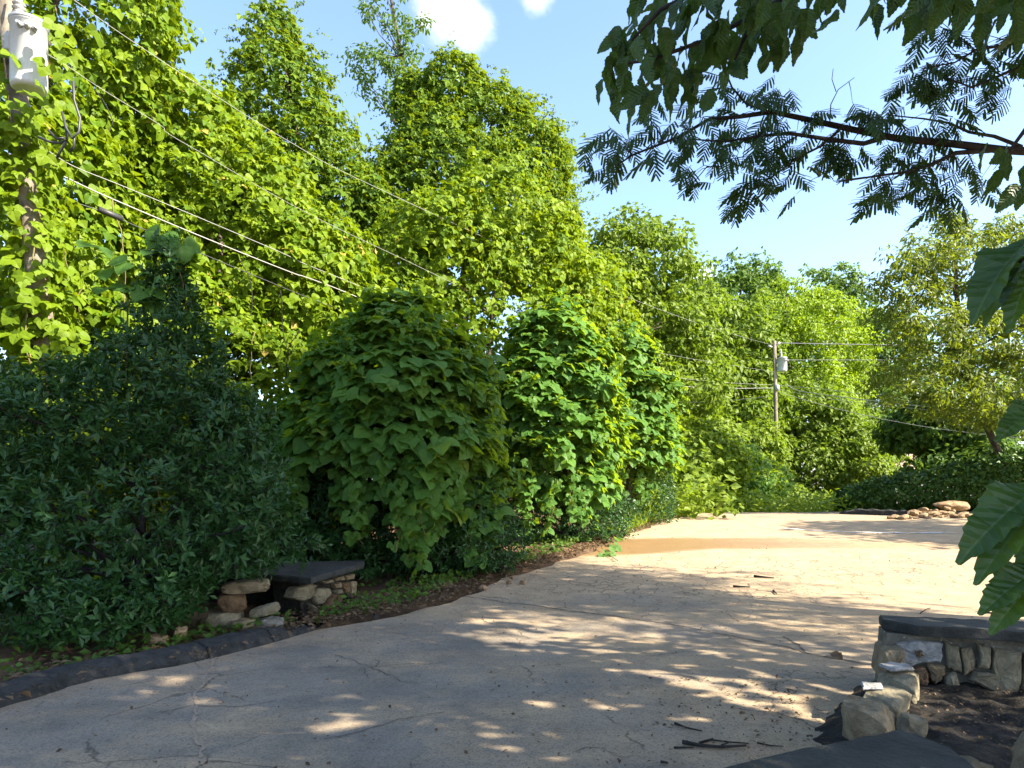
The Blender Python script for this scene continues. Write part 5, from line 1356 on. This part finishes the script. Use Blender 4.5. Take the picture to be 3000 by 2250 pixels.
# mimosa
mi = clump_tree('mimosa_tree', 'mimosa tree whose long feathery branch reaches across the sky from the right', 'tree', (9.5, 7.2, .1),
    [((9.6, 7.0, 9.8), (3.4, 2.4, 2.4)), ((8.8, 7.4, 6.8), (1.5, 1.2, 1.0)), ((9.4, 7.8, 11.6), (3.0, 1.8, 1.6)), ((10.6, 5.6, 6.2), (1.7, 1.4, 1.0))], PINN_LOW, .55, M['mimosa'], 820, 370, 13, .85, .2, keep=outside, limbs=14)
Z3 = lambda x, y: ((1650 + .6103 * x) * .34133, (.6103 * y) * .34133)
def mbranch(l, Y0, Y1, r0, r1):
    n = len(l); pts = []
    for i, (a, b) in enumerate(l):
        px, py = Z3(a, b); pts.append(at(px, py, Y0 + (Y1 - Y0) * i / (n - 1)))
    MB().tube(pts, [r0 + (r1 - r0) * i / (n - 1) for i in range(n)], 7).build('branch', M['twig'], mi, True); return pts
brs = []
brs.append(mbranch([(2700, 800), (2400, 735), (2120, 722), (1860, 690), (1600, 665), (1400, 625), (1200, 580), (1000, 537), (850, 560), (700, 572), (560, 655), (330, 745), (250, 800)], 7.0, 6.1, .046, .006))
brs.append(mbranch([(1540, 660), (1440, 690), (1280, 670), (1080, 640), (930, 655), (780, 680), (600, 668)], 6.6, 6.2, .026, .006))
brs.append(mbranch([(2050, 722), (1880, 735), (1770, 790), (1650, 825), (1470, 850), (1310, 875)], 6.85, 6.4, .026, .005))
brs.append(mbranch([(1330, 620), (1240, 700), (1120, 760), (1030, 830), (940, 890), (880, 940)], 6.5, 6.2, .013, .004))
brs.append(mbranch([(2200, 705), (2070, 655), (1950, 635), (1850, 590), (1730, 570), (1550, 552)], 6.9, 6.6, .02, .005))
brs.append(mbranch([(980, 535), (880, 500), (810, 420), (770, 320), (760, 250)], 6.4, 6.3, .012, .005))
brs.append(mbranch([(2400, 240), (2212, 310), (2080, 370), (1960, 420), (1830, 370)], 6.9, 6.5, .022, .005))
brs.append(mbranch([(2350, 60), (2212, 150), (2100, 220), (1980, 240), (1880, 300), (1720, 330)], 6.8, 6.4, .02, .005))
brs.append(mbranch([(1280, 590), (1285, 500), (1320, 430), (1398, 372)], 6.5, 6.45, .006, .0025))
brs.append(mbranch([(1310, 440), (1290, 380), (1296, 330)], 6.47, 6.45, .004, .0025))
brs.append(mbranch([(1850, 590), (1870, 560), (1740, 540), (1785, 430)], 6.75, 6.6, .005, .0025))
brs.append(mbranch([(1450, 850), (1300, 870), (1255, 800)], 6.45, 6.4, .005, .0025))
brs.append(mbranch([(760, 800), (690, 800), (640, 860), (600, 900)], 6.25, 6.15, .006, .003))
MB().tube(limb_path((9.5, 7.2, 3.9), brs[0][0], .05, 3), [.10 - .04 * k / 6 for k in range(7)], 8).build('branch', M['bark'], mi, True)
MB().tube(limb_path((9.4, 7.2, 5.5), brs[6][0], .05, 4), [.05 - .028 * k / 6 for k in range(7)], 7).build('branch', M['bark'], mi, True)
MB().tube(limb_path((9.4, 7.2, 6.0), brs[7][0], .05, 5), [.05 - .03 * k / 6 for k in range(7)], 7).build('branch', M['bark'], mi, True)
# frond anchor points (zoom coordinates), several fronds to each
anch = [(215, 650), (300, 660), (150, 700), (130, 760), (180, 800), (260, 760), (300, 800), (220, 860), (290, 720), (420, 520), (430, 600), (470, 640), (410, 700), (450, 740), (500, 760), (540, 650), (580, 640), (650, 560), (690, 540), (640, 600), (700, 700), (660, 690), (620, 730), (720, 640), (760, 680), (640, 850), (580, 860), (620, 900), (700, 860), (730, 880), (780, 780), (800, 830), (850, 790), (860, 850), (830, 720), (900, 700), (950, 680), (930, 740), (1000, 690), (980, 760), (1020, 740), (880, 960), (830, 970), (860, 1000), (930, 930), (980, 890), (960, 830), (1040, 860), (1080, 940), (1100, 870), (1140, 860), (1030, 910), (1060, 720), (1100, 720), (1140, 680), (1160, 760), (1200, 700), (1220, 740), (1080, 590), (1030, 440), (980, 420), (940, 440), (1040, 480), (1100, 500), (1000, 480), (860, 450), (830, 470), (900, 470), (760, 420), (730, 400), (1240, 560), (1200, 560), (1120, 560), (1000, 590), (940, 580), (860, 600), (820, 620), (1290, 700), (1320, 740), (1280, 760), (1360, 780), (1400, 730), (1350, 700), (1450, 720), (1420, 800), (1340, 820), (1400, 590), (1440, 560), (1480, 580), (1380, 620), (1490, 620), (1520, 560), (1560, 720), (1600, 700), (1640, 720), (1580, 780), (1620, 800), (1700, 770), (1660, 850), (1540, 860), (1500, 900), (1480, 960), (1540, 980), (1570, 940), (1640, 920), (1620, 980), (1700, 900), (1740, 950), (1720, 860), (1760, 840), (1790, 780), (1820, 720), (1780, 900), (1820, 980), (1860, 1000), (1880, 960), (1900, 920), (1850, 900), (1920, 860), (1960, 830), (1900, 800), (1980, 880), (2020, 900), (1620, 620), (1660, 600), (1700, 610), (1760, 600), (1820, 620), (1850, 600), (1740, 640), (1620, 440), (1600, 480), (1650, 470), (1700, 440), (1640, 400), (1690, 380), (1720, 340), (1760, 320), (1800, 300), (1840, 280), (1780, 400), (1820, 420), (1740, 420), (1870, 330), (1900, 360), (1860, 420), (1910, 440), (1960, 400), (1990, 450), (2040, 420), (2080, 470), (2000, 380), (2060, 360), (1940, 300), (1980, 260), (2020, 240), (2060, 290), (2100, 340), (2150, 280), (2180, 240), (2130, 400), (1880, 480), (1820, 500), (1900, 520), (1780, 540), (1740, 170), (1780, 190), (1830, 200), (1850, 170), (1720, 210), (2140, 480), (1680, 60), (1660, 90), (1640, 70), (2170, 180), (2120, 210), (2160, 330)]
pos = []; nr = []; tip = []; sz = []
r_ = np.random.default_rng(822)
for a, b in anch:
    px, py = Z3(a, b)
    for k in range(2 if r_.uniform() < .62 else 1):
        Y = 6.1 + .9 * (a / 2212) + r_.normal() * .15
        p = at(px + r_.normal() * 4, py - 8 + r_.normal() * 4, Y)
        az = r_.uniform(0, 6.28)
        pos.append(list(p)); tip.append([math.cos(az) * .8 - .25, math.sin(az) * .8 - .15, -.45 - .5 * r_.uniform()]); nr.append([r_.normal() * .35 - .1, -.8 + r_.normal() * .3, .55]); sz.append(r_.uniform(.21, .31))
pos, nr, tip, sz = np.array(pos)[:300], norm(np.array(nr))[:300], norm(np.array(tip))[:300], np.array(sz)[:300]
leaf_objects('frond', MIMO, 'mimosa_frond', pos, nr, tip, sz, M['mimosa'], mi)
# fine twigs from each frond base to the nearest branch point
allp = [q for b_ in brs for k in range(len(b_) - 1) for q in (b_[k], b_[k].lerp(b_[k + 1], .33), b_[k].lerp(b_[k + 1], .66))]
for p in pos[::2]:
    q = min(allp, key=lambda v: (v - Vector(p)).length)
    if (q - Vector(p)).length < .9: MB().tube([q, q.lerp(Vector(p), .5) + Vector((0, 0, .03)), Vector(p)], [.004, .003, .002], 4, False).build('twig', M['twig'], mi)

# ------------------------------------------------------------------ small things on the road
def on_road(px, py, h=0.0):
    p = gp(px, py); return Vector((p.x, p.y, p.z + .012 * float(noise3(np.array([p.x, p.y, 0.]), 1.6, 7)) + h))
def stick(label, l, r0, side=()):
    pts = [on_road(a, b, r0 + .004) for a, b in l]; n = len(pts)
    mb = MB().tube(pts, [r0 * (1 - .5 * k / max(1, n - 1)) for k in range(n)], 6)
    for s in side: mb.tube([on_road(a, b, r0 + .004) for a, b in s], [r0 * .5, r0 * .25] if len(s) == 2 else r0 * .4, 5)
    tag(mb.build('stick', M['twig'], None, True), label, 'stick', 'sticks on the road')
Z8 = lambda x, y: ((1900 + .4973 * x) * .34133, (1550 + .4973 * y) * .34133)
stick('longest dark stick lying on the road before the near slab', [Z8(200, 1272), Z8(300, 1290), Z8(430, 1298), Z8(575, 1288)], .016, [[Z8(300, 1275), Z8(380, 1248)], [Z8(430, 1290), Z8(470, 1272)]])
stick('thin curved stick just beyond the longest dark stick', [Z8(300, 1268), Z8(370, 1250), Z8(470, 1262), Z8(590, 1270)], .008)
stick('short stick left of and beyond the longest dark stick', [Z8(155, 1158), Z8(220, 1182), Z8(315, 1202)], .010)
stick('thin twig touching the right end of the longest stick', [Z8(640, 1265), Z8(720, 1282), Z8(795, 1285)], .007)
stick('small straight stick left of the longest dark stick', [Z8(150, 1298), Z8(265, 1296)], .008)
stick('tiny dark stick nearest the bottom of the road', [Z8(70, 1382), Z8(115, 1388)], .010)
stick('brown stick on the sunlit crazed patch of road', [Z8(620, 285), Z8(740, 296)], .022)
stick('pale stick left of the brown stick on the crazed patch', [Z8(498, 345), Z8(600, 350)], .02)
stick('short broken stick below the brown stick on the crazed patch', [Z8(735, 368), Z8(755, 388)], .016)
stick('twig pile stem on the road right of the stone cap', [Z8(1960, 498), Z8(2060, 506), Z8(2170, 508)], .015)
stick('crooked twig behind the stone cap slab', [Z8(1600, 500), Z8(1640, 475), Z8(1665, 470)], .008)
rr = np.random.default_rng(33)
def scatter(name, label, cat, n, T, size, mat, seed, lift=.02, area=None):
    r2 = np.random.default_rng(seed); q = area(r2, n); z = g(q[:, 0], q[:, 1]) + lift
    pos = np.stack([q[:, 0], q[:, 1], z], -1)
    return tag(leaf_soup(name, T, pos, norm(np.array([0, 0, 1]) + r2.normal(size=pos.shape) * .28), norm(r2.normal(size=pos.shape) * np.array([1, 1, .05])), size * r2.uniform(.4, 1.4, n), mat, None), label, cat, kind='stuff')
def ar_road(r2, n): 
    y = 3.5 + 16 * r2.uniform(0, 1, n) ** 1.6; return np.stack([edge_x(y) + .2 + r2.uniform(0, 1, n) * (6 + .4 * y), y], -1)
scatter('leaf_litter', 'small dark leaf fragments scattered over the whole road', 'leaf litter', 900, QUAD, .035, M['dry'], 34, .018, ar_road)
def ar_edge(r2, n):
    y = r2.uniform(5, 22, n); return np.stack([edge_x(y) - .05 - np.abs(r2.normal(size=n)) * .55 + .25 * (r2.uniform(size=n) < .1), y], -1)
scatter('leaf_litter', 'brown dead leaves gathered along the dirt verge', 'leaf litter', 9000, QUAD, .07, M['dry'], 35, .085, ar_edge)
def ar_wall(r2, n): return np.stack([2.2 + r2.exponential(.7, n) * -1 + .2, 3.6 + r2.uniform(0, 2.6, n)], -1)
scatter('leaf_litter', 'leaf crumbs and grit on the road beside the broken wall', 'leaf litter', 700, QUAD, .03, M['dry'], 36, .02, ar_wall)
# kudzu runners creeping onto the road
rt = thing('kudzu_runner', 'kudzu runner creeping from the verge onto the damp silt', 'vine', tuple(on_road(600, 550)))
pts = [on_road(588, 540, .12), on_road(598, 548, .08), on_road(608, 556, .05), on_road(618, 562, .03)]
MB().tube(pts, .008, 6).build('stem', M['vine_stem'], rt, True)
ps = np.array([list(on_road(a, b, h)) for a, b, h in ((592, 537, .22), (604, 541, .1), (615, 547, .2), (608, 556, .12), (602, 556, .1), (613, 551, .16), (586, 545, .18))])
leaf_objects('leaf', KUD3, 'kudzu_leaf', ps, norm(np.array([.2, -.5, .8]) + rr.normal(size=ps.shape) * .3), norm(np.array([.5, -.6, -.3]) + rr.normal(size=ps.shape) * .4), np.full(len(ps), .30), M['kudzu'], rt)
rt = thing('kudzu_runner', 'short kudzu runner lying near the pointed end of the road edge', 'vine', tuple(on_road(655, 524)))
MB().tube([on_road(640, 522, .15), on_road(655, 524, .1), on_road(668, 521, .1)], .008, 6).build('stem', M['vine_stem'], rt, True)
ps = np.array([list(on_road(a, b, h)) for a, b, h in ((640, 524, .2), (652, 521, .25), (662, 519, .25), (630, 530, .15))])
leaf_objects('leaf', KUD3, 'kudzu_leaf', ps, norm(np.array([.2, -.5, .8]) + rr.normal(size=ps.shape) * .3), norm(np.array([.5, -.6, -.3]) + rr.normal(size=ps.shape) * .4), np.full(len(ps), .32), M['kudzu'], rt)
for i, (a, b, lb) in enumerate((((1108 * .463), 1240 * .463, 'curled green leaf fallen on the verge edge below the mounds'), (1045 * .463 + 4, 1258 * .463, 'drying leaf fallen on the road edge beside the curled green leaf'), (2435 * .34133, 1922 * .34133, 'pale lobed dry leaf on the road by the broken wall'))):
    p = on_road(a, b, .03); V, F = CHEST[i]; me = tri_mesh('fallen_leaf', V * .2, F, np.full(len(V), .6)); me.materials.append(M['dry' if i == 2 else 'kudzu'])
    o = bpy.data.objects.new('fallen_leaf', me); COL.objects.link(o); o.location = p; o.rotation_euler = (.1, .1, 1.2 + i); tag(o, lb, 'leaf')

# runner leaves standing over the holly top
kt = thing('kudzu_shoot', 'kudzu shoot with big leaves climbing over the holly top', 'vine', (-3.9, 8.4, .1))
sp = [at(100, 246, 8.0), at(110, 268, 8.0), at(152, 250, 8.0), at(165, 230, 8.1), at(182, 237, 8.1), at(190, 262, 8.1), at(112, 285, 8.0), at(150, 285, 8.0), at(188, 312, 8.2), at(160, 300, 8.1), at(205, 340, 8.3), at(135, 262, 7.9)]
ps = np.array([list(p) for p in sp]); nr = norm(np.array([.15, -.45, .7]) + rr.normal(size=ps.shape) * .25); tip = norm(np.array([0, -.4, -.5]) + rr.normal(size=ps.shape) * .5)
leaf_objects('leaf', KUD3, 'kudzu_leaf', ps, nr, tip, np.full(len(ps), .42), M['kudzu'], kt)
MB().tube([(-3.9, 8.4, .1), at(140, 420, 8.3), at(190, 330, 8.3), at(182, 280, 8.1), at(168, 235, 8.1), at(150, 250, 8.0)], .009, 6).build('stem', M['vine_stem'], kt, True)
MB().tube([(-3.9, 8.4, .1), at(125, 420, 8.2), at(128, 300, 8.0), at(110, 260, 8.0)], .009, 6).build('stem', M['vine_stem'], kt, True)
